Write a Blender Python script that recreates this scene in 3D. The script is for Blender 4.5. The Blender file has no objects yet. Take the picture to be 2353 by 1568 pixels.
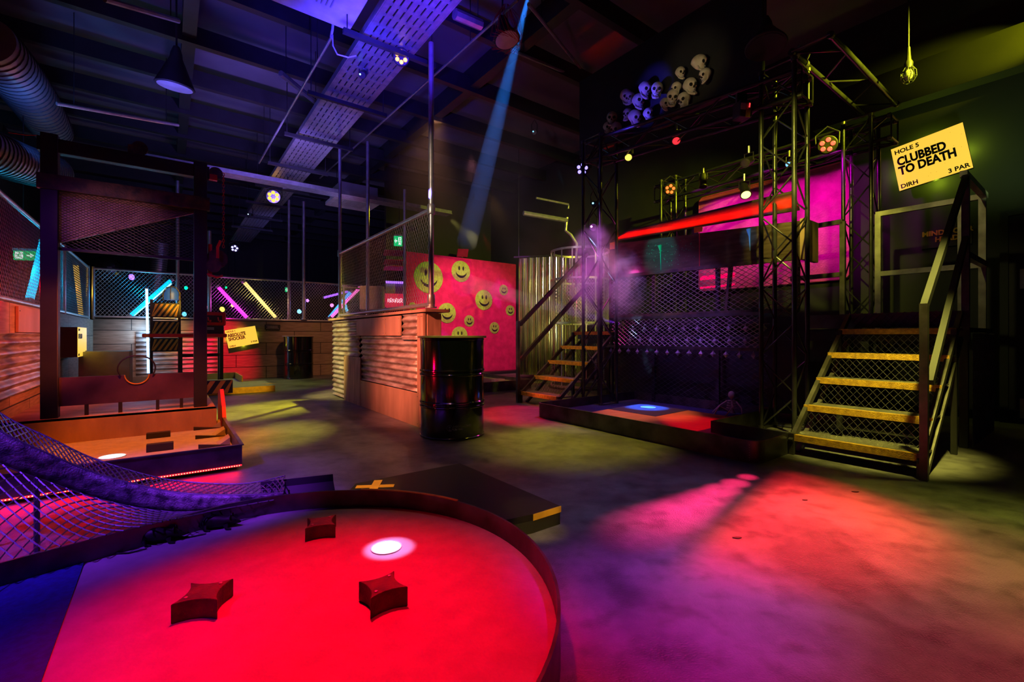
import bpy, bmesh, math, random
from mathutils import Vector, Matrix
random.seed(7)
R = math.radians
sc = bpy.context.scene
# ------------------------------------------------------------------ camera
FPX, CX, CY, EYE = 1046.0, 1176.5, 772.0, 0.90
cd = bpy.data.cameras.new('camera'); cam = bpy.data.objects.new('camera', cd)
sc.collection.objects.link(cam); sc.camera = cam
cam.location = (0, 0, EYE); cam.rotation_euler = (R(90), 0, 0)
cd.sensor_width = 36; cd.lens = FPX / 2353 * 36; cd.shift_y = -(784 - CY) / 2353; cd.clip_start = .05; cd.clip_end = 80
# ------------------------------------------------------------------ world, exposure
w = bpy.data.worlds.new('world'); sc.world = w; w.use_nodes = True
w.node_tree.nodes['Background'].inputs[0].default_value = (.10, .06, .22, 1)
w.node_tree.nodes['Background'].inputs[1].default_value = .012
sc.view_settings.view_transform = 'Standard'; sc.view_settings.look = 'None'
sc.view_settings.gamma = 1; sc.view_settings.use_curve_mapping = False; sc.view_settings.exposure = 0
sc.cycles.use_denoising = True; sc.cycles.use_light_tree = True
sc.cycles.max_bounces = 5; sc.cycles.diffuse_bounces = 2; sc.cycles.glossy_bounces = 3
sc.cycles.transmission_bounces = 3; sc.cycles.volume_bounces = 0; sc.cycles.transparent_max_bounces = 8
sc.cycles.sample_clamp_indirect = 3; sc.cycles.caustics_reflective = False; sc.cycles.caustics_refractive = False
sc.cycles.volume_step_rate = 2; sc.cycles.adaptive_threshold = .02
# ------------------------------------------------------------------ places
UX, VX = Vector((-.602, .799, 0)), Vector((.799, .602, 0))
Z = Vector((0, 0, 1))
def P(px, py, D): return Vector(((px - CX) / FPX * D, D, EYE + (CY - py) / FPX * D))
def G(px, py, z=0.0): return P(px, py, FPX * (EYE - z) / (py - CY))
class Frame:
    def __init__(s, x, y): s.o = Vector((x, y, 0))
    def p(s, u, v, z=0): return s.o + UX * u + VX * v + Z * z
    def onv(s, px, py, v):          # the point of plane v seen at a pixel
        d = Vector(((px - CX) / FPX, 1, (CY - py) / FPX)); o = Vector((0, 0, EYE))
        return o + d * ((s.p(0, v) - o).dot(VX) / d.dot(VX))
    def onu(s, px, py, u):
        d = Vector(((px - CX) / FPX, 1, (CY - py) / FPX)); o = Vector((0, 0, EYE))
        return o + d * ((s.p(u, 0) - o).dot(UX) / d.dot(UX))
    def uv(s, w): q = w - s.o; return q.dot(UX), q.dot(VX), w.z
S = Frame(1.71, 3.18)      # stage
L = Frame(-1.83, 3.06)     # guillotine course
C = Frame(-.83, 4.42)      # partition with drum
K = Frame(-7.4, 8.04)      # corner of the low timber walls
# ------------------------------------------------------------------ lights
def spot(loc, tgt, col, e, ang=50, blend=.6, rad=.05):
    ld = bpy.data.lights.new('aimed_spot', 'SPOT'); o = bpy.data.objects.new('aimed_spot', ld)  # spot without a fixture; some are added to tint a single object
    sc.collection.objects.link(o); o.location = loc
    o.rotation_euler = (Vector(tgt) - Vector(loc)).to_track_quat('-Z', 'Y').to_euler()
    ld.color = col; ld.energy = e; ld.spot_size = R(ang); ld.spot_blend = blend; ld.shadow_soft_size = rad
    return o
def bulb(loc, col, e, rad=.05):
    ld = bpy.data.lights.new('lamp_glow', 'POINT'); o = bpy.data.objects.new('lamp_glow', ld)
    sc.collection.objects.link(o); o.location = loc; ld.color = col; ld.energy = e; ld.shadow_soft_size = rad
RED, AMB, YEL, LIME, PUR, MAG, BLU, CYA = (1, 0, .025), (1, .2, .01), (1, .6, .02), (.62, .8, .02), (.35, .03, 1), (1, .0, .35), (.06, .02, 1), (.03, .4, 1)
def lamp(loc, tgt, col, lum, alb=.13, ang=40, blend=.6, rad=.06):      # energy from the brightness wanted on a surface of that albedo
    d = (Vector(tgt) - Vector(loc)); return spot(loc, tgt, col, lum * 39.5 * d.length_squared / alb, ang, blend, rad)
# round course
lamp((-.9, 2.3, 4.2), (-.55, 1.28, .07), (1, 0, .016), .95, .33, 24, 1, .08)
lamp((.2, 1.5, 4.3), (-.45, 1.15, .07), (1, 0, .02), .16, .33, 28, .9, .1)
lamp((-2.6, .2, 3.6), (-1.5, 1.05, .07), (.5, .0, 1), .06, .33, 26, .9, .1)
lamp((-3.2, .4, 3.9), (-1.75, .85, 0), (.02, .0, 1), .11, .33, 22, .9, .1)
lamp((-.2, 1.9, 4.2), G(895, 1260, .07), (.75, .35, 1), .9, .33, 2.9, .5, .01)
# mesh ramp, violet
lamp((-2.9, .3, 3.2), (-2.2, 2.0, .3), (.20, .03, 1), .36, .2, 34, .8, .08)
lamp((-1.6, .6, 3.0), (-1.35, 2.3, .15), (.30, .03, 1), .32, .2, 15, .8, .08)
# floor right
FLAG_L = Vector((2.7, 3.3, 4.1))
lamp(FLAG_L, (1.27, 2.42, 0), (1, .018, .025), .85, .13, 23, 1, .006)
lamp(FLAG_L, (1.05, 1.85, 0), (1, .02, .12), .10, .13, 36, 1, .01)
lamp((2.6, 1.4, 4.2), (1.55, 1.75, 0), (1, .42, .14), .05, .13, 30, 1, .1)
lamp((3.6, 2.6, 3.8), (2.15, 2.05, 0), (.8, .85, .08), .06, .13, 27, 1, .1)
lamp((1.5, 1.6, 3.9), (.56, 1.58, 0), (.75, .0, 1), .12, .13, 17, 1, .1)
lamp((.3, 1.2, 4.0), (.8, 2.2, 0), (.35, .35, 1), .03, .13, 32, 1, .1)
for i_ in range(7): f_ = i_ / 6; lamp((3.0, 4.15, 2.6), (1.5 - .82 * f_, 2.9 - .72 * f_, 0), (1, .02, .12 + .1 * f_), .6 - .33 * f_, .13, 2.4 + 5 * f_, 1, .012)
# floor middle: yellow-green pools
lamp((.9, 5.0, 3.4), (.5, 3.95, 0), (1, .85, .03), .11, .13, 30, 1, .1)
lamp((-2.4, 8.6, 3.6), (-3.1, 5.6, 0), (1, .88, .02), .38, .13, 20, 1, .05)
lamp((-2.6, 7.6, 3.6), (-2.2, 4.2, 0), (1, .8, .06), .09, .13, 14, 1, .05)
lamp((-1.0, 6.2, 3.9), (-1.7, 4.6, 0), (1, .42, .2), .035, .13, 60, .9, .1)
lamp((-.8, 3.6, 4.1), (-.5, 3.3, 0), (1, .45, .3), .028, .13, 44, 1, .1)
lamp((-.5, 6.9, 1.9), (.12, 5.3, 0), RED, .14, .13, 26, .5, .03)
lamp((1.1, .9, 1.5), (.12, 2.1, .07), (1, .62, .06), .45, .6, 9, .7, .02)  # added yellow spot to bring out the tee edge and rim tape
lamp((-.2, 1.6, 3.4), (-.55, 4.1, .6), (.75, 1, .1), .12, .3, 12, .8, .03)  # added lime spot for a streak on the drum, no known source
lamp((-2.3, 3.0, .5), (-.7, 4.1, .5), (1, 0, .03), .12, .3, 22, .8, .03)  # added red spot for the second drum streak
# partition: orange from the front, lime from the left
lamp((-2.3, 2.2, 2.4), (-1.1, 4.85, .72), (1, .22, .12), 1.1, .32, 30, 1, .08)
lamp((-4.0, 4.4, 3.2), (-2.65, 6.75, .6), (1, .78, .16), .65, .32, 22, .6, .05)
# guillotine course orange, red wall
lamp((-2.0, 2.6, 4.0), (-2.75, 3.65, .1), (1, .15, .004), .62, .33, 25, .6, .08)
lamp((-3.2, 5.6, 1.6), (-4.7, 4.5, .75), (1, .14, .04), .36, .3, 70, .7, .08)
lamp((-2.0, 3.4, 1.1), (-4.2, 3.7, .85), (1, .14, .04), .28, .3, 34, .7, .08)
bulb((-3.85, 3.55, 1.3), (1, 0, .02), 9, .04)
lamp((-3.0, 1.8, 3.0), (-3.2, 3.9, 1.2), (.3, .02, 1), .012, .05, 40, .9, .1)
lamp((-2.2, 1.9, 1.5), (-3.5, 4.1, 1.9), (1, .35, .4), .05, .25, 20, .8, .06)  # added reddish spot to tint the blade
# hole one: red behind the table, olive over the green
lamp((-4.6, 7.2, 3.0), (-5.9, 9.15, .5), (1, 0, .04), .8, .35, 26, .8, .05)
lamp((-3.4, 8.4, 3.4), (-4.6, 8.3, 0), (.75, .9, .05), .09, .3, 50, .8, .1)
lamp((-5.2, 5.2, 3.2), (-6.6, 8.3, .7), (1, .45, .35), .13, .3, 26, .9, .1)
lamp((-2.6, 7.4, 3.4), (-4.2, 10.4, .8), (1, .42, .18), .09, .3, 40, .9, .1)
lamp((-3.6, 5.6, 2.4), P(382, 752, 8.4), (1, .55, .06), .5, .45, 13, .8, .05)
lamp((-2.6, 4.6, 1.3), G(575, 893, .05), (1, .65, .05), .35, .6, 13, .8, .03)  # added spot to brighten the yellow front board
lamp((-1.1, 1.3, 2.8), (-.745, 2.46, .09), (1, .5, .03), .5, .5, 6.5, .7, .01)  # added spot to brighten the tape cross
# blue ceiling
lamp((-.55, 3.3, 3.0), (-.95, 4.4, 4.0), (.06, .02, 1), 2.4, .45, 64, 1, .08)
lamp((-3.0, 6.0, 2.9), (-4.2, 7.9, 4.85), (.25, .15, 1), .11, .12, 90, 1, .2)
lamp((-1.3, 3.8, 3.0), (-2.0, 5.6, 4.85), (.04, .03, 1), .16, .12, 70, 1, .2)
lamp((-2.5, 5.2, 2.8), (-2.3, 6.5, 3.8), (.13, .09, 1), .6, .45, 60, 1, .1)
lamp((-3.4, 7.2, 2.9), (-3.6, 8.4, 3.8), (.35, .3, 1), .22, .45, 60, 1, .1)
lamp((-3.6, 4.4, 2.9), (-3.4, 6.2, 4.8), (.12, .1, 1), .035, .12, 120, 1, .2)
lamp((-5.2, 5.0, 3.0), (-6.2, 6.5, 4.8), (.06, .2, 1), .08, .4, 110, 1, .2)
lamp((-5, 11, 2.5), (-6, 13, 4.8), (.22, .2, 1), .03, .12, 130, 1, .2)
lamp((-7.5, 5.0, 2.2), (-8.6, 8.0, 1.8), (.5, .4, .8), .04, .05, 70, 1, .2)
# pole and fence
lamp((-1.6, 2.0, 2.6), (-.9, 4.6, 2.4), (1, .72, .5), .35, .5, 26, .9, .05)
# smiley rug, strip curtain, cage
lamp((-.6, 6.8, 3.6), (-.9, 10.5, 1.2), (1, .32, .40), .68, .65, 46, .8, .05)
lamp((.6, 7.6, 3.3), (-.2, 11.0, 1.9), (.75, .03, 1), .4, .7, 12, .6, .03)
lamp((.2, 6.6, 1.0), (.75, 8.8, 1.3), (1, .8, .2), .25, .6, 46, .8, .05)
lamp((-.9, 6.6, 2.6), (.6, 9.0, 1.5), (1, .85, .2), .5, .6, 26, .8, .03)
# stage: magenta rug, yellow on wall, red on lid
for u_, l_ in ((.45, .34), (1.2, .42), (2.1, .42)): lamp(S.p(u_ + .1, 2.5, 3.0), S.p(u_, 3.64, 2.5), (1, 0, .75), l_ * 1.4, .7, 66, .6, .05)
def area_strip(p, ax, L_, out, col, e, spread=60, th=.02):      # a long thin area lamp
    ld = bpy.data.lights.new('thin_area_lamp', 'AREA'); ld.shape = 'RECTANGLE'; ld.size = L_; ld.size_y = th; ld.color = col; ld.energy = e; ld.spread = R(spread)
    o = bpy.data.objects.new('thin_area_lamp', ld); sc.collection.objects.link(o); o.location = p
    z_ = -Vector(out).normalized(); x_ = Vector(ax).normalized(); x_ = (x_ - z_ * x_.dot(z_)).normalized(); y_ = z_.cross(x_)
    o.rotation_euler = Matrix((x_, y_, z_)).transposed().to_euler(); return o
area_strip(S.p(1.45, 1.555, 2.0), UX, 2.2, Z, (1, .004, 0), 13, 26)  # added red strip to light the lid; the booth has no such batten
area_strip(L.p(-.03, -.71, .034), VX, 1.4, UX * -1 - Z * .55, (1, .0, .012), 2.2, 150, .01)
lamp(S.p(-1.75, 3.0, 3.9), S.p(-.85, 3.5, 3.86), (.85, .8, .005), .24, .05, 34, .9, .01)
lamp(S.p(-1.1, .0, 3.2), S.p(-.4, .95, .5), (1, .9, .13), 1.4, .4, 28, .9, .05)
lamp(S.p(-.3, .3, 3.6), S.p(-.4, 2.7, 1.7), (.95, .85, .25), .07, .45, 30, .9, .05)
lamp(S.p(-.9, 2.6, 2.2), S.p(-.9, 3.6, 2.9), (.6, .9, .3), .014, .04, 80, 1, .1)
lamp(S.p(-.2, -.9, 3.4), S.p(.25, 1.2, 2.6), (.9, .85, .08), .10, .05, 26, .9, .05)
lamp(S.p(-1.3, 1.9, 3.95), S.p(.1, 2.1, 3.46), (.85, .9, .02), .6, .05, 52, .9, .03)
lamp(S.p(1.9, .6, 2.6), S.p(1.92, 1.62, 1.95), (.05, .8, 1), .45, .5, 26, .7, .02)  # added spot standing in for the glow of the green paint
lamp(S.p(.8, .6, 2.6), S.p(.83, 1.62, 1.95), (.2, .5, 1), .3, .5, 10, .7, .02)  # added spot standing in for the glow of the blue drip
lamp(S.p(2.0, .6, 3.0), S.p(1.5, .75, .1), (1, .30, .06), .4, .5, 22, .6, .03)
lamp(S.p(1.5, .2, 3.2), S.p(.85, .7, .1), (1, .0, .04), .4, .4, 14, .6, .03)
lamp(S.p(1.2, 1.0, 3.0), S.p(1.6, .92, .1), (.05, .25, 1), .5, .06, 10, .6, .02)
lamp(S.p(1.5, .2, 2.6), S.p(1.6, 1.6, 1.05), (.42, .15, 1), .30, .4, 46, .8, .03)
lamp(S.p(-.1, .3, 2.9), S.p(.5, 1.62, 1.9), (1, .9, .12), .14, .08, 22, .8, .03)
lamp(S.p(2.4, .3, 2.2), S.p(1.9, 1.6, 1.35), (1, .85, .6), .10, .4, 24, .8, .03)
lamp(S.p(2.5, .4, 2.9), S.p(2.2, 1.6, .95), (.35, .6, 1), .9, .4, 7, .5, .02)
lamp(S.p(2.9, -.3, 2.6), S.p(2.95, 1.0, .4), (1, .5, .06), .22, .4, 36, .8, .05)
lamp(S.p(3.2, -.2, 2.2), S.p(2.9, .6, .2), (1, .0, .03), .3, .3, 16, .8, .03)
lamp(S.p(2.6, -1.4, 2.2), S.p(1.9, 1.2, 3.68), (.07, .05, 1), 2.0, .6, 12, .5, .03)
lamp(S.p(.6, -1.6, 2.6), S.p(1.25, 1.2, 3.78), (1, .82, .4), .13, .6, 17, .9, .05)
# ------------------------------------------------------------------ materials
def nt(name):
    m = bpy.data.materials.new(name); m.use_nodes = True; t = m.node_tree; b = t.nodes['Principled BSDF']
    return m, t, b
def setc(b, k, v): b.inputs[k].default_value = v
def N(t, typ, **kw):
    n = t.nodes.new(typ)
    for k, v in kw.items(): setattr(n, k, v)
    return n
def coords(t, scale=(1, 1, 1), rot=(0, 0, 0)):
    tc = N(t, 'ShaderNodeTexCoord'); mp = N(t, 'ShaderNodeMapping')
    mp.inputs['Scale'].default_value = scale; mp.inputs['Rotation'].default_value = rot
    t.links.new(tc.outputs['Object'], mp.inputs['Vector']); return mp.outputs[0]
def M(name, c1, c2=None, rough=.5, metal=0., scale=6, bump=0., spec=.5, stretch=(1, 1, 1), coat=0.):
    m, t, b = nt(name)
    setc(b, 'Roughness', rough); setc(b, 'Metallic', metal); setc(b, 'Base Color', (*c1, 1)); b.inputs['Specular IOR Level'].default_value = spec
    if coat: setc(b, 'Coat Weight', coat); setc(b, 'Coat Roughness', .06)
    c2 = c2 or tuple(x * .72 for x in c1)
    co = coords(t, stretch); nz = N(t, 'ShaderNodeTexNoise'); nz.inputs['Scale'].default_value = scale; nz.inputs['Detail'].default_value = 6
    t.links.new(co, nz.inputs['Vector']); cr = N(t, 'ShaderNodeValToRGB')
    cr.color_ramp.elements[0].position = .35; cr.color_ramp.elements[1].position = .68
    cr.color_ramp.elements[0].color = (*c2, 1); cr.color_ramp.elements[1].color = (*c1, 1)
    t.links.new(nz.outputs['Fac'], cr.inputs[0]); t.links.new(cr.outputs[0], b.inputs['Base Color'])
    if bump:
        bp = N(t, 'ShaderNodeBump'); bp.inputs['Strength'].default_value = bump; bp.inputs['Distance'].default_value = .01
        n2 = N(t, 'ShaderNodeTexNoise'); n2.inputs['Scale'].default_value = scale * 5; n2.inputs['Detail'].default_value = 4
        t.links.new(co, n2.inputs['Vector']); t.links.new(n2.outputs['Fac'], bp.inputs['Height']); t.links.new(bp.outputs[0], b.inputs['Normal'])
    return m
def E(name, col, s):
    m, t, b = nt(name); setc(b, 'Base Color', (*[c * .3 for c in col], 1)); setc(b, 'Emission Color', (*col, 1)); setc(b, 'Emission Strength', s); return m
def floor_mat():
    m, t, b = nt('painted_concrete'); co = coords(t)
    a = N(t, 'ShaderNodeTexNoise'); a.inputs['Scale'].default_value = 1.9; a.inputs['Detail'].default_value = 9; a.inputs['Roughness'].default_value = .62
    f = N(t, 'ShaderNodeTexNoise'); f.inputs['Scale'].default_value = 160; f.inputs['Detail'].default_value = 3
    v = N(t, 'ShaderNodeTexNoise'); v.inputs['Scale'].default_value = 9; v.inputs['Detail'].default_value = 5
    for n in (a, f, v): t.links.new(co, n.inputs['Vector'])
    cr = N(t, 'ShaderNodeValToRGB'); e = cr.color_ramp.elements
    e[0].position = .38; e[0].color = (.075, .07, .08, 1); e[1].position = .58; e[1].color = (.20, .195, .19, 1)
    t.links.new(a.outputs['Fac'], cr.inputs[0])
    c2 = N(t, 'ShaderNodeValToRGB'); e = c2.color_ramp.elements; e[0].position = .3; e[0].color = (.45, .45, .45, 1); e[1].position = .5; e[1].color = (1, 1, 1, 1)
    t.links.new(v.outputs['Fac'], c2.inputs[0])
    mx = N(t, 'ShaderNodeMixRGB', blend_type='MULTIPLY'); mx.inputs[0].default_value = .8
    t.links.new(cr.outputs[0], mx.inputs[1]); t.links.new(c2.outputs[0], mx.inputs[2]); t.links.new(mx.outputs[0], b.inputs['Base Color'])
    rr = N(t, 'ShaderNodeMapRange'); rr.inputs['To Min'].default_value = .3; rr.inputs['To Max'].default_value = .62
    t.links.new(v.outputs['Fac'], rr.inputs[0]); t.links.new(rr.outputs[0], b.inputs['Roughness'])
    ad = N(t, 'ShaderNodeMath', operation='ADD'); t.links.new(f.outputs['Fac'], ad.inputs[0])
    ml = N(t, 'ShaderNodeMath', operation='MULTIPLY'); ml.inputs[1].default_value = 2.2; t.links.new(v.outputs['Fac'], ml.inputs[0]); t.links.new(ml.outputs[0], ad.inputs[1])
    bp = N(t, 'ShaderNodeBump'); bp.inputs['Strength'].default_value = .35; bp.inputs['Distance'].default_value = .012
    t.links.new(ad.outputs[0], bp.inputs['Height']); t.links.new(bp.outputs[0], b.inputs['Normal'])
    return m
def plank_mat(name, c1, c2, rot=(0, 0, 0), pw=1.3, ph=.22, gap=.012):
    m, t, b = nt(name); co = coords(t, (1, 1, 1), rot)
    # object x is made the run of the wall by the mapping rotation; height comes from z
    sp = N(t, 'ShaderNodeSeparateXYZ'); cb = N(t, 'ShaderNodeCombineXYZ'); t.links.new(co, sp.inputs[0])
    t.links.new(sp.outputs[0], cb.inputs[0]); t.links.new(sp.outputs[2], cb.inputs[1])
    br = N(t, 'ShaderNodeTexBrick'); br.inputs['Scale'].default_value = 1; br.inputs['Brick Width'].default_value = pw; br.inputs['Row Height'].default_value = ph
    br.inputs['Mortar Size'].default_value = gap * .5; br.inputs['Color1'].default_value = (*c1, 1); br.inputs['Color2'].default_value = (*c2, 1); br.inputs['Mortar'].default_value = (.01, .008, .006, 1)
    t.links.new(cb.outputs[0], br.inputs['Vector'])
    g = N(t, 'ShaderNodeTexNoise'); g.inputs['Scale'].default_value = 5; g.inputs['Detail'].default_value = 7; mp = N(t, 'ShaderNodeMapping'); mp.inputs['Scale'].default_value = (1, 9, 1)
    t.links.new(cb.outputs[0], mp.inputs[0]); t.links.new(mp.outputs[0], g.inputs['Vector'])
    cr = N(t, 'ShaderNodeValToRGB'); cr.color_ramp.elements[0].position = .3; cr.color_ramp.elements[0].color = (.5, .45, .4, 1); cr.color_ramp.elements[1].position = .65; cr.color_ramp.elements[1].color = (1, 1, 1, 1)
    t.links.new(g.outputs['Fac'], cr.inputs[0]); mx = N(t, 'ShaderNodeMixRGB', blend_type='MULTIPLY'); mx.inputs[0].default_value = .8
    t.links.new(br.outputs['Color'], mx.inputs[1]); t.links.new(cr.outputs[0], mx.inputs[2]); t.links.new(mx.outputs[0], b.inputs['Base Color'])
    bp = N(t, 'ShaderNodeBump'); bp.inputs['Strength'].default_value = .5; bp.inputs['Distance'].default_value = .01; bp.invert = True
    t.links.new(br.outputs['Fac'], bp.inputs['Height']); t.links.new(bp.outputs[0], b.inputs['Normal']); setc(b, 'Roughness', .65)
    return m
AU = math.atan2(UX.y, UX.x); AV = math.atan2(VX.y, VX.x)
m_floor = floor_mat()
m_ceil = M('dark_ceiling_board', (.14, .14, .15), (.09, .09, .10), .8, scale=1.2)
m_beam = M('black_painted_steel', (.022, .022, .025), rough=.5, scale=8)
m_black = M('matt_black_paint', (.018, .018, .02), rough=.6)
m_wallk = M('charcoal_wall_paint', (.04, .043, .043), (.03, .034, .034), .7, scale=2, bump=.05, spec=.2)
m_steel = M('raw_dark_steel', (.16, .15, .15), (.07, .065, .06), .42, .75, 7, .1)
m_galv = M('galvanised_tube', (.55, .55, .56), (.4, .4, .42), .38, .8, 14)
m_wire = M('galvanised_wire', (.6, .6, .62), (.45, .45, .47), .4, .7, 20)
m_dwire = M('dark_expanded_steel', (.2, .2, .22), (.11, .11, .12), .42, .6, 20)
m_corr = M('weathered_corrugated_iron', (.52, .5, .47), (.22, .15, .12), .45, .35, 5, .1, stretch=(1, 1, 4))
m_woodu = plank_mat('reclaimed_boards_lengthwise', (.40, .27, .18), (.30, .2, .135), (0, 0, -AU), 1.4, .3)
m_woodv = plank_mat('reclaimed_boards_crosswise', (.38, .26, .18), (.25, .17, .12), (0, 0, -AV), 1.1, .25)
m_board = M('plain_timber_board', (.46, .3, .2), (.27, .17, .11), .55, scale=5, bump=.1, stretch=(1, 1, .25))
m_boardz = M('upright_timber_board', (.46, .3, .2), (.26, .16, .1), .55, scale=5, bump=.1, stretch=(4, 4, .6))
m_gloss = M('gloss_black_enamel', (.006, .006, .008), rough=.13, spec=.7, coat=.5)
m_turf = M('course_carpet', (.34, .33, .33), (.28, .27, .27), .85, scale=14, bump=.12)
m_turfblk = M('dark_blue_course_carpet', (.035, .035, .12), (.02, .02, .07), .8, scale=60, bump=.3)
m_rubber = M('black_rubber_mat', (.014, .012, .013), rough=.5, scale=30, spec=.3)
m_rust = M('rusty_steel', (.13, .09, .05), (.035, .04, .03), .6, .3, 14, .4)
m_yel = M('yellow_paint', (.75, .42, .03), (.5, .28, .02), .5, scale=14)
m_ply = M('orange_ramp_ply', (.5, .24, .09), (.4, .18, .06), .6, scale=5, stretch=(1, 6, 1))
m_rug = M('pink_shaggy_rug', (.75, .015, .17), (.55, .008, .11), .95, scale=7, bump=1.)
m_rugm = M('magenta_shaggy_rug', (.75, .1, .4), (.6, .06, .3), .95, scale=9, bump=1.)
m_smile = M('yellow_rug_pile', (.42, .72, .10), (.3, .5, .06), .95, scale=22, bump=.8)
m_ink = M('black_rug_pile', (.012, .012, .018), rough=.9)
m_text = M('black_lettering', (.01, .01, .012), rough=.6)
m_bone = M('bone_resin', (.72, .66, .52), (.5, .43, .3), .5, scale=12)
m_hollow = M('dark_hollow', (.008, .007, .006), rough=.9)
m_white = M('white_plastic', (.7, .7, .7), rough=.4)
m_chrome = M('mirror_strip', (.8, .76, .66), (.6, .56, .48), .16, .95, 4)
m_sign = E('yellow_lightbox_face', (1, .62, .06), 1.0)
m_green = E('green_exit_face', (.0, .55, .16), 1.1)
m_exitw = E('white_exit_symbol', (.75, 1, .85), 1.4)
m_lidwood = M('varnished_dark_plywood', (.10, .07, .05), (.05, .035, .025), .25, scale=5, stretch=(1, 1, 6), coat=.4)
m_splat = M('green_splash_paint', (.0, .7, .25), rough=.4); m_splatb = M('blue_splash_paint', (.1, .35, .9), rough=.4)
m_redpaint = M('red_gloss_vinyl', (.7, .03, .04), rough=.35, scale=4)
m_glassy, _t, _b = nt('clear_acrylic'); setc(_b, 'Base Color', (.85, .8, 1, 1)); setc(_b, 'Roughness', .08); setc(_b, 'Transmission Weight', .55); setc(_b, 'Coat Weight', .5)
m_duct = M('spiral_duct_metal', (.5, .5, .52), (.4, .4, .42), .35, .6, 4)
m_tread = M('yellow_chequer_plate', (.72, .42, .04), (.4, .22, .03), .38, .3, 30, .6)
m_chequer = M('steel_chequer_plate', (.3, .28, .26), (.14, .13, .12), .35, .8, 34, 1.)
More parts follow.
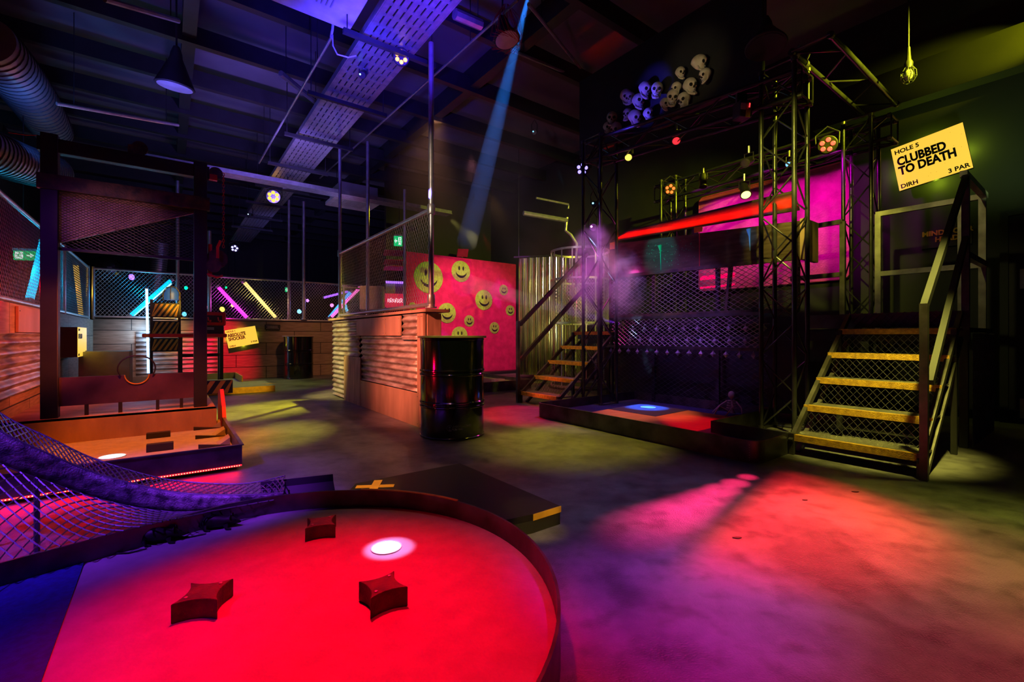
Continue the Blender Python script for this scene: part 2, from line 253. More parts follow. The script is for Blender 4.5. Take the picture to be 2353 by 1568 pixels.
# ------------------------------------------------------------------ mesh building
OFF = {}
class MB:
    def __init__(s): s.v = []; s.f = []
    def add(s, vs, fs):
        n = len(s.v); s.v += [Vector(v) for v in vs]; s.f += [tuple(n + i for i in f) for f in fs]; return s
    def box(s, o, a, b, c):         # corner and three edge vectors
        o, a, b, c = map(Vector, (o, a, b, c))
        return s.add([o, o + a, o + a + b, o + b, o + c, o + a + c, o + a + b + c, o + b + c], [(0, 3, 2, 1), (4, 5, 6, 7), (0, 1, 5, 4), (1, 2, 6, 5), (2, 3, 7, 6), (3, 0, 4, 7)])
    def bar(s, p, q, w, h, up=Z):   # bar with a w by h section
        p, q = Vector(p), Vector(q); d = (q - p).normalized(); a = d.cross(up)
        if a.length < 1e-4: a = d.cross(UX)
        a.normalize(); b = a.cross(d).normalized()
        return s.box(p - a * w / 2 - b * h / 2, q - p, a * w, b * h)
    def tube(s, pts, r, n=8, closed=False, caps=True):
        pts = [Vector(p) for p in pts]; m = len(pts); rings = []; a = None
        for i, p in enumerate(pts):
            d = (pts[(i + 1) % m] - pts[i - 1]) if closed else (pts[min(i + 1, m - 1)] - pts[max(i - 1, 0)])
            d = d.normalized() if d.length > 1e-9 else Z
            if a is None or abs(a.dot(d)) > .98: a = d.cross(Z) if abs(d.z) < .95 else d.cross(UX)
            a = (a - d * a.dot(d)).normalized(); b = d.cross(a)
            rr = r[i] if isinstance(r, (list, tuple)) else r
            rings.append([p + (a * math.cos(2 * math.pi * k / n) + b * math.sin(2 * math.pi * k / n)) * rr for k in range(n)])
        vs = [v for g in rings for v in g]; fs = []
        for i in range(m if closed else m - 1):
            j = (i + 1) % m
            for k in range(n): fs.append((i * n + k, i * n + (k + 1) % n, j * n + (k + 1) % n, j * n + k))
        if caps and not closed: fs += [tuple(range(n))[::-1], tuple((m - 1) * n + k for k in range(n))]
        return s.add(vs, fs)
    def lathe(s, o, ax, prof, n=32, cap=True):   # prof: (distance along axis, radius)
        o, ax = Vector(o), Vector(ax).normalized()
        a = (ax.cross(Z) if abs(ax.z) < .95 else ax.cross(Vector((1, 0, 0)))).normalized(); b = ax.cross(a)
        vs = [o + ax * h + (a * math.cos(2 * math.pi * k / n) + b * math.sin(2 * math.pi * k / n)) * r for h, r in prof for k in range(n)]
        fs = [(i * n + k, i * n + (k + 1) % n, (i + 1) * n + (k + 1) % n, (i + 1) * n + k) for i in range(len(prof) - 1) for k in range(n)]
        if cap: fs += [tuple(range(n))[::-1], tuple((len(prof) - 1) * n + k for k in range(n))]
        return s.add(vs, fs)
    def prism(s, poly, d):          # closed outline pushed along d
        n = len(poly); poly = [Vector(p) for p in poly]; d = Vector(d)
        return s.add(poly + [p + d for p in poly], [tuple(range(n))[::-1], tuple(range(n, 2 * n))] + [(i, (i + 1) % n, n + (i + 1) % n, n + i) for i in range(n)])
    def ball(s, c, r, n=10, m=7, sc3=(1, 1, 1)):
        c = Vector(c); vs = [c + Vector((0, 0, -r * sc3[2]))]
        for i in range(1, m):
            t = -math.pi / 2 + math.pi * i / m
            vs += [c + Vector((math.cos(t) * math.cos(2 * math.pi * k / n) * r * sc3[0], math.cos(t) * math.sin(2 * math.pi * k / n) * r * sc3[1], math.sin(t) * r * sc3[2])) for k in range(n)]
        vs.append(c + Vector((0, 0, r * sc3[2]))); fs = [(0, 1 + (k + 1) % n, 1 + k) for k in range(n)]
        for i in range(m - 2): fs += [(1 + i * n + k, 1 + i * n + (k + 1) % n, 1 + (i + 1) * n + (k + 1) % n, 1 + (i + 1) * n + k) for k in range(n)]
        t = len(vs) - 1; fs += [(t, 1 + (m - 2) * n + k, 1 + (m - 2) * n + (k + 1) % n) for k in range(n)]
        return s.add(vs, fs)
    def net(s, fn, wa, wb, ca, cb, r, step=None, n=3, keep=None, wave=0):   # diamond mesh on surface fn(a, b)
        for sgn in (1, -1):
            k0, k1 = (-int(wb / cb) - 2, int(wa / ca) + 2) if sgn > 0 else (0, int(wa / ca + wb / cb) + 2)
            for k in range(k0, k1):
                a0 = k * ca; pts = []; m = max(2, int(math.ceil(wb / (step or wb))))
                lo, hi = 0., wb; sl = ca / cb * sgn
                # a = a0 + sl*b, clip to 0..wa
                t0, t1 = sorted(((0 - a0) / sl, (wa - a0) / sl)); lo, hi = max(lo, t0), min(hi, t1)
                if hi - lo < 1e-3: continue
                m = max(1, int(math.ceil((hi - lo) / step))) if step else 1
                seg = []
                for i in range(m + 1):
                    b = lo + (hi - lo) * i / m; a = a0 + sl * b
                    if keep and not keep(a, b):
                        if len(seg) > 1: s.tube(seg, r, n, caps=False)
                        seg = []; continue
                    seg.append(fn(a, b))
                if len(seg) > 1: s.tube(seg, r, n, caps=False)
        return s
    def build(s, name, mat, parent=None, smooth=False, bevel=0.):
        me = bpy.data.meshes.new(name); off = OFF.get(parent.name, Vector()) if parent else Vector()
        me.from_pydata([v - off for v in s.v], [], s.f); me.materials.append(mat); me.validate()
        b = bmesh.new(); b.from_mesh(me); bmesh.ops.recalc_face_normals(b, faces=b.faces); b.to_mesh(me); b.free()
        o = bpy.data.objects.new(name, me); sc.collection.objects.link(o)
        if parent: o.parent = parent; OFF[o.name] = off
        if smooth:
            for p in me.polygons: p.use_smooth = True
            try: me.set_sharp_from_angle(angle=R(40))
            except Exception: pass
        if bevel:
            md = o.modifiers.new('edge', 'BEVEL'); md.width = bevel; md.segments = 2; md.limit_method = 'ANGLE'
        return o
def T(name, label, cat, loc=(0, 0, 0), group=None):
    o = bpy.data.objects.new(name, None); sc.collection.objects.link(o); o.location = loc; o.empty_display_size = .1
    o['label'] = label; o['category'] = cat
    if group: o['group'] = group
    OFF[o.name] = Vector(loc); return o
def tag(o, label, cat, group=None, kind=None):
    o['label'] = label; o['category'] = cat
    if group: o['group'] = group
    if kind: o['kind'] = kind
    return o
def struct(o): o['kind'] = 'structure'; return o
def dup(root, loc, rot=None, scale=None, label=None):
    r = root.copy(); sc.collection.objects.link(r); r.location = loc
    if rot is not None: r.rotation_euler = rot
    if scale: r.scale = (scale,) * 3
    if label: r['label'] = label
    for ch in list(root.children):
        c = ch.copy(); sc.collection.objects.link(c); c.parent = r
        for g in ch.children: d = g.copy(); sc.collection.objects.link(d); d.parent = c
    return r
def lerp(a, b, t): return a + (b - a) * t
def text_mesh(txt, size, origin, ex, ey, nrm, mat, parent, name='lettering', bold=.02, align='LEFT', lift=.004, depth=.002, squash=1., lines=1.):
    cu = bpy.data.curves.new(name, 'FONT'); cu.body = txt; cu.size = size; cu.offset = bold * size; cu.extrude = depth; cu.align_x = align; cu.space_line = lines
    cu.resolution_u = 3
    to = bpy.data.objects.new(name, cu); sc.collection.objects.link(to)
    me = bpy.data.meshes.new_from_object(to.evaluated_get(bpy.context.evaluated_depsgraph_get()))
    bpy.data.objects.remove(to); origin, ex, ey, nrm = Vector(origin), Vector(ex).normalized(), Vector(ey).normalized(), Vector(nrm).normalized()
    off = OFF.get(parent.name, Vector())
    for v in me.vertices:
        c = v.co.copy(); v.co = origin + ex * c.x * squash + ey * c.y + nrm * (c.z + lift) - off
    me.materials.clear(); me.materials.append(mat)
    o = bpy.data.objects.new(name, me); sc.collection.objects.link(o); o.parent = parent; return o
# ================================================================== THE ROOM
struct(MB().box((-22, -3, -.1), (34, 0, 0), (0, 32, 0), (0, 0, .1)).build('floor', m_floor))
struct(MB().box((-22, -3, 4.85), (34, 0, 0), (0, 32, 0), (0, 0, .1)).build('ceiling', m_ceil))
def slab(fr, u0, u1, v0, v1, z0, z1, name, mat): return struct(MB().box(fr.p(u0, v0, z0), UX * (u1 - u0), VX * (v1 - v0), Z * (z1 - z0)).build(name, mat))
slab(K, -7.5, .12, -.12, 0, 0, 1.18, 'wall_left', m_woodu)
slab(K, 0, .12, 0, 4.9, 0, 1.2, 'wall_back', m_woodv)
slab(K, -8, 9, -1.5, -1.4, 0, 4.85, 'wall_far_left', m_wallk)
slab(K, 9, 9.1, -1.5, 14, 0, 4.85, 'wall_far', m_black)
slab(S, -3, 9, 3.7, 3.8, 0, 4.85, 'wall_right', m_wallk)
slab(S, 8.7, 8.8, .75, 3.7, 0, 4.85, 'wall_stage', m_black)
slab(S, -2.6, .9, 3.5, 3.7, 3.6, 4.02, 'trim_1', m_wallk)
k = 2
for i in range(15):
    u = -7.4 + i * 1.12
    slab(K, u, u + .09, -1.4, 16 if u > 0 else 11, 4.5, 4.72, 'trim_%d' % k, m_beam); k += 1
for v in (1.2, 4.6, 8.2):
    slab(K, -8, 8.9, v, v + .14, 4.56, 4.85, 'trim_%d' % k, m_beam); k += 1
slab(S, .55, 3.0, 1.3, 1.36, 3.38, 4.45, 'trim_%d' % k, m_black); k += 1      # black drop board the skulls hang on
# door in the right wall
d0 = S.onv(2318, 700, 3.69); du = S.uv(d0)[0]
do = T('door_1', 'black door with a steel handle plate and kick plate in the right wall', 'door', S.p(du, 3.68)); do['kind'] = 'structure'
MB().box(S.p(du - .9, 3.66, .01), UX * .9, VX * .035, Z * 2.1).build('door_leaf', m_black, do)
mb = MB()
for (a, b, c, d) in ((0, .06, 0, 2.2), (-.96, -.9, 0, 2.2), (-.96, .06, 2.14, 2.2)): mb.box(S.p(du + a, 3.64, c), UX * (b - a), VX * .055, Z * (d - c))
mb.build('door_frame', m_wallk, do)
hp = MB().box(S.p(du - .15, 3.645, 1.38), UX * .07, VX * .015, Z * .2).build('handle_plate', m_white, do)
MB().tube([S.p(du - .115, 3.62, 1.42), S.p(du - .115, 3.645, 1.42)], .018).build('thumb_turn', m_galv, hp)
MB().box(S.p(du - .86, 3.648, .06), UX * .78, VX * .012, Z * .2).build('kick_plate', m_galv, do)

# ================================================================== PERFORATED TRAYS, PIPES, DUCTS
def cable_tray(name, label, p, d, side, L_, wd, grp='perforated cable trays'):
    t = T(name, label, 'cable tray', p, grp); d, side = d.normalized(), side.normalized(); mb = MB()
    n = max(3, int(wd / .06)); sw = wd / n
    for i in range(n): mb.box(p + side * (i * sw + sw * .12), d * L_, side * sw * .76, Z * .012)
    q = 0.
    while q < L_: mb.box(p + d * q + Z * .003, d * .035, side * wd, Z * .012); q += .16
    mb.build('slotted_bed', m_galv, t)
    for s_ in (0, wd): MB().box(p + side * (s_ - .006), d * L_, side * .012, Z * .07).build('side_flange', m_galv, t)
    return t
ct = cable_tray('cable_tray', 'wide perforated cable tray running the length of the room under the ceiling', Vector((-.44, 3.93, 3.8)) - UX * 1.2 - VX * .52, UX, VX, 14, .52)
cable_tray('cable_tray', 'narrow perforated tray crossing above the guillotine and the distant fence', P(300, 357, 6.6), VX, UX, 5.3, .26)
for i in range(8):
    q = Vector((-.44, 3.93, 3.72)) + UX * (.9 + i * 1.35) - VX * .72
    t = T('hanging_strut', 'black slotted cross strut %s under the wide cable tray' % ('next to the blue lamp', 'second from the blue lamp', 'third from the blue lamp', 'fourth from the blue lamp', 'fifth from the blue lamp', 'sixth from the blue lamp', 'seventh from the blue lamp', 'deepest in the room')[i], 'strut', q, 'cross struts under the cable tray')
    MB().box(q, VX * .95, UX * .045, Z * .045).build('channel', m_beam, t)
    for s_ in (.03, .9): MB().tube([q + VX * s_ + Z * .04, q + VX * s_ + Z * 1.1], .006, 6).build('threaded_rod', m_beam, t)
def pipe(label, pts, r, mat=m_galv, name='conduit', cat='pipe', clip=True, group='conduits under the ceiling'):
    t = T(name, label, cat, pts[0], group); MB().tube(pts, r, 8).build('tube', mat, t)
    if clip:
        a, b = Vector(pts[0]), Vector(pts[-1])
        for f in (.12, .88): c = a.lerp(b, f); MB().tube([c, Vector((c.x, c.y, 4.84))], .005, 5).build('hanger', m_beam, t)
    return t
pipe('thin steel conduit running from the white cable drop to the distance', [P(762, 85, 4.4), P(595, 375, 7.9)], .014)
pipe('long thin conduit passing behind the tall scaffold pole', [P(1190, 0, 4.4), P(735, 410, 10.2)], .014)
pipe('short capped pipe beside the caged pendant lamp', [P(1045, 32, 4.3), P(1105, 58, 4.5)], .05)
pipe('pipe slanting down above the cone pendant lamp', [P(240, -2, 3.9), P(410, 48, 4.6)], .025)
pipe('rusty sleeved pipe above the cross tray', [P(645, 168, 5.6), P(735, 243, 6.4)], .035)
pipe('long pipe crossing behind the cone pendant lamp', [P(130, 238, 5.4), P(410, 288, 6.6)], .022)
pipe('olive lit steel arm above the strip curtain', [P(1203, 490, 7.4), P(1303, 507, 7.7)], .04, clip=False)
pipe('bent olive steel drop pipe above the round cage', [P(1303, 500, 7.7), P(1300, 530, 7.7), P(1312, 540, 7.7), P(1325, 560, 7.7), P(1324, 660, 7.7)], .024, clip=False)
pipe('thin olive rail above the steel arm', [P(1232, 455, 7.4), P(1306, 470, 7.7), P(1306, 480, 7.7)], .018, clip=False)
pipe('dull steel pipe above the smoke beam', [P(1215, 10, 4.2), P(1365, 195, 7.6)], .018)
pipe('dim grey pipe left of the skulls', [P(1175, 115, 5.4), P(1365, 195, 7.)], .02)
def duct(label, pts, r):
    t = T('spiral_duct', label, 'duct', pts[0], 'spiral air ducts'); 
    n = 26; P4 = [Vector(p) for p in pts]
    def bz(s): a, b, c = P4; return a * (1 - s) ** 2 + b * 2 * s * (1 - s) + c * s * s
    MB().tube([bz(i / n) for i in range(n + 1)], r, 28).build('duct_skin', m_duct, t, smooth=True)
    mb = MB()
    for i in range(1, n):
        c, d = bz(i / n), (bz((i + .5) / n) - bz((i - .5) / n)).normalized(); a = d.cross(Z).normalized(); b = a.cross(d)
        mb.tube([c + (a * math.cos(q * .2618) + b * math.sin(q * .2618)) * (r + .003) for q in range(24)], .007, 5, closed=True)
    mb.build('spiral_seam', m_beam, t)
duct('large spiral duct bending down in the upper corner above the guillotine', [P(-40, 90, 4.6), P(60, 190, 5.2), P(120, 300, 7.6)], .26)
duct('lower spiral duct passing behind the guillotine post', [P(-60, 330, 4.6), P(40, 380, 5.0), P(120, 395, 6.2)], .22)
duct('slender spiral duct rising behind the striped board', [P(352, 690, 13), P(365, 620, 13), P(368, 560, 13)], .2)
# ---- ceiling cassettes
def cassette(label, corner, s=.95):       # corner = the far right corner on the underside
    t = T('ceiling_cassette', label, 'air conditioner', corner, 'ceiling cassette units'); c = corner
    def rr(o, w, r, z):
        pts = []
        for (cx, cy, a0) in ((-r, -r, 0), (-w + r, -r, 90), (-w + r, -w + r, 180), (-r, -w + r, 270)):
            for i in range(5): a = R(a0 + i * 22.5); pts.append(o + VX * (cx + r * math.cos(a)) + UX * (cy + r * math.sin(a)) + Z * z)
        return pts
    MB().prism(rr(c, s, .05, 0), Z * .06).build('fascia_panel', m_white, t)
    MB().prism(rr(c - VX * .07 - UX * .07, s - .14, .1, -.008), Z * .01).build('raised_ring', m_white, t)
    mb = MB()
    for i in range(14): mb.box(c - VX * (.24 + i * (s - .48) / 13) - UX * (s - .24) - Z * .014, -VX * .012, UX * (s - .48), Z * .01)
    mb.build('intake_grille', m_duct, t)
    MB().prism(rr(c - VX * .08 - UX * .08, s - .16, .02, .06), Z * .25).build('unit_body', m_duct, t)
    for sx in (.2, s - .2): MB().tube([c - VX * sx - UX * .2 + Z * .3, c - VX * sx - UX * .2 + Z * .94], .006, 5).build('threaded_rod', m_beam, t)
cassette('white ceiling cassette lit violet at the head of the wide cable tray', Vector((-1.6, 4.48, 3.9)), 1.0)
cassette('distant ceiling cassette edged in cyan above the back fence', P(845, 488, 10.5), .95)
t = T('cable_drop', 'white flexible cable hanging from the ceiling cassette', 'cable', P(762, 62, 4.4))
MB().tube([P(765, 55, 4.45), P(764, 68, 4.45), P(760, 85, 4.45)], .012, 8).build('white_sleeve', m_white, t)
MB().tube([P(764, 80, 4.45), P(765, 105, 4.4), P(775, 125, 4.4), P(800, 132, 4.5), P(818, 128, 4.6)], .007, 6).build('loose_tail', m_white, t)

# ================================================================== SCAFFOLD POLES AND CHAIN LINK FENCES
def pole(label, base, z1, r=.024, clamps=(), mat=m_galv, grp='scaffold poles up to the ceiling'):
    t = T('scaffold_pole', label, 'pole', base, grp); MB().tube([base, Vector((base.x, base.y, z1))], r, 14).build('tube', mat, t, smooth=True)
    for z in clamps: MB().lathe(Vector((base.x, base.y, z - .05)), Z, [(0, r * 1.35), (.01, r * 1.5), (.09, r * 1.5), (.1, r * 1.35)], 16).build('clamp_collar', m_galv, t, smooth=True)
    MB().lathe(Vector((base.x, base.y, base.z)), Z, [(0, r * 2.2), (.012, r * 2.2), (.014, r * 1.4), (.04, r * 1.4)], 14).build('floor_flange', m_galv, t)
    return t
pz = 1.175
pole('tallest weathered scaffold pole above the drum end of the partition', C.p(.05, .075, pz), 3.8, .026, (2.15, 1.26))
pole('scaffold pole at the far end of the corrugated partition', C.p(3.06, .075, pz), 3.78, .024, (2.15,))
pole('scaffold pole seen through the partition mesh, halfway along it', P(845, 887, 8.2), 4.4, .03)
pole('thin scaffold pole beside the smiley rug behind the mesh', P(930, 884, 8.4), 3.6, .028)
pole('thin pole rising from the back fence left of the partition', K.onu(664, 735, .1), 3.9, .03)
pole('thin pole rising from the back fence, nearer the partition', K.onu(698, 735, .05), 3.9, .034)
pole('pale pole standing behind the red control box', K.onu(481, 735, .05), 3.0, .034)
pole('pole of the back fence seen behind the blade mesh', K.onu(408, 735, .06), 3.9, .03)
def fence(label, p, d, L_, z0, z1, cell=(.035, .06), r=.0016, rail=.022, mat=m_wire, ends=(True, True), grp='chain link fence panels'):
    t = T('chain_link_fence', label, 'fence', p, grp); d = d.normalized()
    MB().tube([p + Z * (z1 - p.z), p + d * L_ + Z * (z1 - p.z)], rail, 12).build('top_rail', m_galv, t, smooth=True)
    MB().tube([p + Z * (z0 - p.z + .02), p + d * L_ + Z * (z0 - p.z + .02)], rail, 12).build('bottom_rail', m_galv, t, smooth=True)
    MB().net(lambda a, b: p + d * a + Z * (z0 - p.z + b + .02), L_, z1 - z0 - .02, *cell, r).build('wire_mesh', mat, t)
    for f, e in zip((0, L_), ends):
        if e: MB().tube([p + d * f, p + d * f + Z * (z1 - p.z + .03)], rail * 1.1, 12).build('end_post', m_galv, t, smooth=True)
    return t
fence('mesh fence standing on the corrugated partition', C.p(.08, .075, 1.175), UX, 2.95, 1.19, 2.15, (.055, .082), .0017, ends=(False, False))
fence('red lit mesh fence above the side timber wall in front of the cyan tube', K.p(-6.4, -.06, 1.18), UX, 4.0, 1.2, 2.1, (.05, .07), .0019)
fence('mesh fence at the corner behind the guillotine with the amber tube', K.p(-2.35, -.06, 1.18), UX, 2.3, 1.2, 2.1, (.05, .07), .0022)
fence('long diamond mesh fence above the back timber wall', K.p(.06, 0, 1.2), VX, 4.9, 1.22, 2.1, (.06, .075), .0032)
fence('rear mesh fence hidden behind the partition pole', P(790, 720, 9.4), VX, 2.6, 1.3, 1.9, (.05, .06), .003)

# ================================================================== THE PARTITION
pt = T('partition', 'low partition clad in corrugated iron and reclaimed boards behind the drum', 'partition wall', C.p(0, .07))
MB().box(C.p(.02, .02, 0), UX * 3.1, VX * .11, Z * 1.12).build('core', m_black, pt)
MB().box(C.p(-.07, -.045, 1.13), UX * 3.32, VX * .26, Z * .03).build('cap_board', m_board, pt, bevel=.003)
def cu(px, py): q = C.onv(px, py, 0); u, v, z = C.uv(q); return u, z
def corrugated(fr, u0, u1, z0, z1, v, name, parent, mat=m_corr, pitch=.068, amp=.011, jag=0, along=UX, out=-VX):
    n = int((z1 - z0) / pitch * 10); mb = MB(); vs = []; cols = 8; base = fr
    for j in range(n + 1):
        z = z0 + (z1 - z0) * j / n; w_ = v - amp * (1 + math.cos(2 * math.pi * (z - z0) / pitch))
        for i in range(cols + 1):
            u = u0 + (u1 - u0) * i / cols
            if jag and i == cols: u += jag * math.sin(z * 46)
            vs.append(base(u, w_, z))
    fs = [(j * (cols + 1) + i, j * (cols + 1) + i + 1, (j + 1) * (cols + 1) + i + 1, (j + 1) * (cols + 1) + i) for j in range(n) for i in range(cols)]
    mb.add(vs, fs); o = mb.build(name, mat, parent, smooth=True)
    md = o.modifiers.new('gauge', 'SOLIDIFY'); md.thickness = .0015; return o
def board(px0, py0, px1, py1, name='timber_board', v=0, th=.022, mat=m_board):
    u0, z1 = cu(px0, py0); u1, z0 = cu(px1, py1); return (u0, u1, z0, z1)
def cb(u0, u1, z0, z1, v=-.004, th=.022, mat=m_board, name='timber_board'):
    o = MB().box(C.p(u0, v - th, z0), UX * (u1 - u0), VX * th, Z * (z1 - z0)).build(name, mat, pt, bevel=.003)
    mb = MB()
    for uu in (u0 + .03, u1 - .03):
        for zz in (z0 + .03, z1 - .03): mb.lathe(C.p(uu, v - th - .002, zz), VX, [(0, .005), (.003, .005)], 8)
    mb.build('screw_heads', m_steel, o); return o
uA = cu(828, 800)[0]; uB = cu(797, 850)[0]; uC = cu(835, 900)[0]; uD = cu(955, 800)[0]
corrugated(C.p, uA - .02, 3.12, .02, 1.12, .0, 'corrugated_sheet', pt, jag=-.012)
corrugated(C.p, .14, uC + .02, .34, .93, -.004, 'corrugated_sheet', pt, jag=.012)
corrugated(C.p, .14, cu(930, 750)[0], .86, 1.12, -.012, 'corrugated_sheet', pt)
cb(cu(892, 740)[0], uA + .02, .9, 1.115, -.024); cb(cu(928, 740)[0], cu(893, 740)[0], .9, 1.115, -.024)
cb(0, .09, .0, 1.12, -.006, .03, m_boardz); cb(.09, .15, .3, 1.12, -.006, .024, m_boardz)
du_ = (uB - uC) / 3
for i in range(3): cb(uC + du_ * i, uC + du_ * (i + 1) - .004, .0 if i else .0, .62, -.022, .02, m_boardz)
cb(.09, uC - .004, .0, .33, -.014, .025)
MB().box(C.p(-.022, 0, 0), UX * .022, VX * .15, Z * 1.12).build('end_board', m_boardz, pt, bevel=.003)

# ================================================================== OIL DRUMS
def drum(label, c, wood=True, seam=0):
    t = T('oil_drum', label, 'drum', c, 'black steel drums used as tables'); r = .286
    prof = [(0, r * .97), (.004, r * 1.02), (.016, r * 1.02), (.02, r)]
    def rib(z): return [(z - .03, r), (z - .022, r + .009), (z - .012, r + .009), (z - .004, r + .001), (z + .004, r + .001), (z + .012, r + .009), (z + .022, r + .009), (z + .03, r)]
    prof += rib(.295) + rib(.575) + [(.86, r), (.864, r * 1.02), (.878, r * 1.02), (.88, r * .98)]
    MB().lathe(c, Z, prof, 72).build('drum_body', m_gloss, t, smooth=True)
    MB().lathe(c + Z * .881, Z, [(0, r + .02), (.003, r + .026), (.016, r + .026), (.02, r + .02)], 64).build('wooden_top', m_board, t, smooth=True)
    return t
dc = Vector((-.547, 4.17, 0)); dr = drum('gloss black oil drum with wooden top and white stencilled code, beside the partition', dc)
def on_drum(txt, size, z, a0, c=dc, r=.288):
    cu_ = bpy.data.curves.new('t', 'FONT'); cu_.body = txt; cu_.size = size; cu_.offset = .012 * size; cu_.resolution_u = 2
    to = bpy.data.objects.new('t', cu_); sc.collection.objects.link(to); me = bpy.data.meshes.new_from_object(to.evaluated_get(bpy.context.evaluated_depsgraph_get())); bpy.data.objects.remove(to)
    for v in me.vertices:
        a = a0 + v.co.x / r; v.co = Vector((math.cos(a) * r, math.sin(a) * r, z + v.co.y))
    me.materials.clear(); me.materials.append(m_white); me.name = 'stencil_code'; o = bpy.data.objects.new('stencil_code', me); sc.collection.objects.link(o); o.parent = dr
ad = math.atan2(-dc.y, -dc.x)
on_drum('1A1/X1.6/270/18\nGB/1945', .024, .115, ad + .02)
on_drum('u', .028, .112, ad - .105); on_drum('n', .028, .09, ad - .105)
mb = MB(); mb.tube([Vector((math.cos(ad - .075 + .085 * math.cos(q * .3927)) * .288, math.sin(ad - .075 + .085 * math.cos(q * .3927)) * .288, .11 + .0245 * math.sin(q * .3927))) + dc for q in range(16)], .0013, 4, closed=True).build('stencil_ring', m_white, dr)
drum('second gloss black drum against the back timber wall', G(686, 869))

# ================================================================== ROUND COURSE
rc, rr_, zf, zr = Vector((-.735, 1.345, 0)), .865, .07, .15
ta = R(128)     # where the circle turns into the straight side
td = Vector((math.sin(ta), -math.cos(ta), 0)) * -1
tp = rc + Vector((math.cos(ta), math.sin(ta), 0)) * rr_
td = Vector((-math.sin(ta), math.cos(ta), 0)); q0 = G(0, 1295, zr); q0.z = 0
endL = tp + (q0 - tp).normalized() * 1.9
arc = [rc + Vector((math.cos(a), math.sin(a), 0)) * rr_ for a in [R(-60) + (ta + R(60)) * i / 60 for i in range(61)]]
t_round = T('round_course', 'large round minigolf course floor with curved black steel rim', 'minigolf course', rc)
outline = arc + [endL, Vector((-3.0, -.2, 0)), Vector((-.35, -.2, 0))]
MB().prism([p + Z * .012 for p in outline], Z * (zf - .012)).build('course_carpet', m_turf, t_round)
def rim(pts, z0, z1, th, mat, parent, name='steel_rim'):
    n = len(pts); ins = []
    for i, p in enumerate(pts):
        d = (pts[min(i + 1, n - 1)] - pts[max(i - 1, 0)]).normalized(); ins.append(p + Vector((d.y, -d.x, 0)) * th)
    vs = [q + Z * z for z in (z0, z1) for q in pts] + [q + Z * z for z in (z0, z1) for q in ins]; fs = []
    for i in range(n - 1):
        fs += [(i, i + 1, n + i + 1, n + i), (2 * n + i, 3 * n + i, 3 * n + i + 1, 2 * n + i + 1), (n + i, n + i + 1, 3 * n + i + 1, 3 * n + i), (i, 2 * n + i, 2 * n + i + 1, i + 1)]
    fs += [(0, n, 3 * n, 2 * n), (n - 1, 3 * n - 1, 4 * n - 1, 2 * n - 1)]
    return MB().add(vs, fs).build(name, mat, parent, smooth=True)
rim(arc + [tp.lerp(endL, f) for f in (.33, .66, 1)], 0, zr, .009, m_steel, t_round)
ya = [rc + Vector((math.cos(R(a)), math.sin(R(a)), 0)) * (rr_ - .0005) for a in range(56, 92, 2)]
rim(ya, zr, zr + .004, .013, m_yel, t_round, 'yellow_rim_tape')
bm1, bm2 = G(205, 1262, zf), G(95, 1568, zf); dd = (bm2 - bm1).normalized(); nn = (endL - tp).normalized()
o = MB().prism([Vector((p.x, p.y, zf)) for p in (bm1, bm2 + dd * .5, bm2 + dd * .5 - Vector((1.2, 0, 0)), bm1 + nn * 1.2)], Z * .004).build('painted_red_cutoff', M('red_cutoff_blue', (.008, .03, .26), (.004, .02, .16), .8, scale=60, bump=.3), t_round)  # same carpet, painted blue where the red light is cut off
# light cup
def cup(label, c, r, mat_e, grp='lit hole cups'):
    t = T('hole_cup', label, 'golf hole', c, grp)
    MB().lathe(c, Z, [(0, r * 1.08), (.004, r * 1.08), (.004, r), (.001, r)], 40, cap=False).build('cup_rim', m_white, t)
    MB().lathe(c + Z * .0005, Z, [(0, r), (.001, r)], 40).build('lit_cup', mat_e, t); return t
m_cupw = E('white_lit_cup', (.55, .9, 1), 2.6); m_cupb = E('blue_lit_cup', (.1, .35, 1), 1.4)
cup('glowing white hole cup in the round course', G(888, 1260, zf) + Z * .001, .055, m_cupw)
# concave blocks
def star_block(label, c, s, h, rot):
    pts = []
    for k4 in range(4):
        a0 = rot + R(45 + 90 * k4); a1 = a0 + R(90); A, B_ = Vector((math.cos(a0), math.sin(a0), 0)) * s, Vector((math.cos(a1), math.sin(a1), 0)) * s
        mid = (A + B_) / 2; inn = -mid.normalized() * s * .2
        for i in range(8):
            f = i / 8; pts.append(c + A.lerp(B_, f) + inn * math.sin(math.pi * f) ** .8)
    t = T('obstacle_block', label, 'obstacle', c, 'rusty concave blocks on the round course')
    MB().prism(pts, Z * h).build('block_body', m_rust, t, bevel=.0025)
    for k4 in range(2): a0 = rot + R(45 + 180 * k4); MB().lathe(c + Vector((math.cos(a0), math.sin(a0), 0)) * s * .55 + Z * h, Z, [(0, .006), (.003, .005), (.004, .002)], 10).build('bolt_head', m_galv, t)
star_block('rusty concave block nearest the patch painted blue outside the red light', G(468, 1402, zf), .086, .058, R(12))
star_block('rusty concave block in front of the glowing cup', G(880, 1388, zf), .082, .062, R(35))
star_block('rusty concave block behind the glowing cup near the far rim', G(738, 1228, zf), .082, .055, R(20))
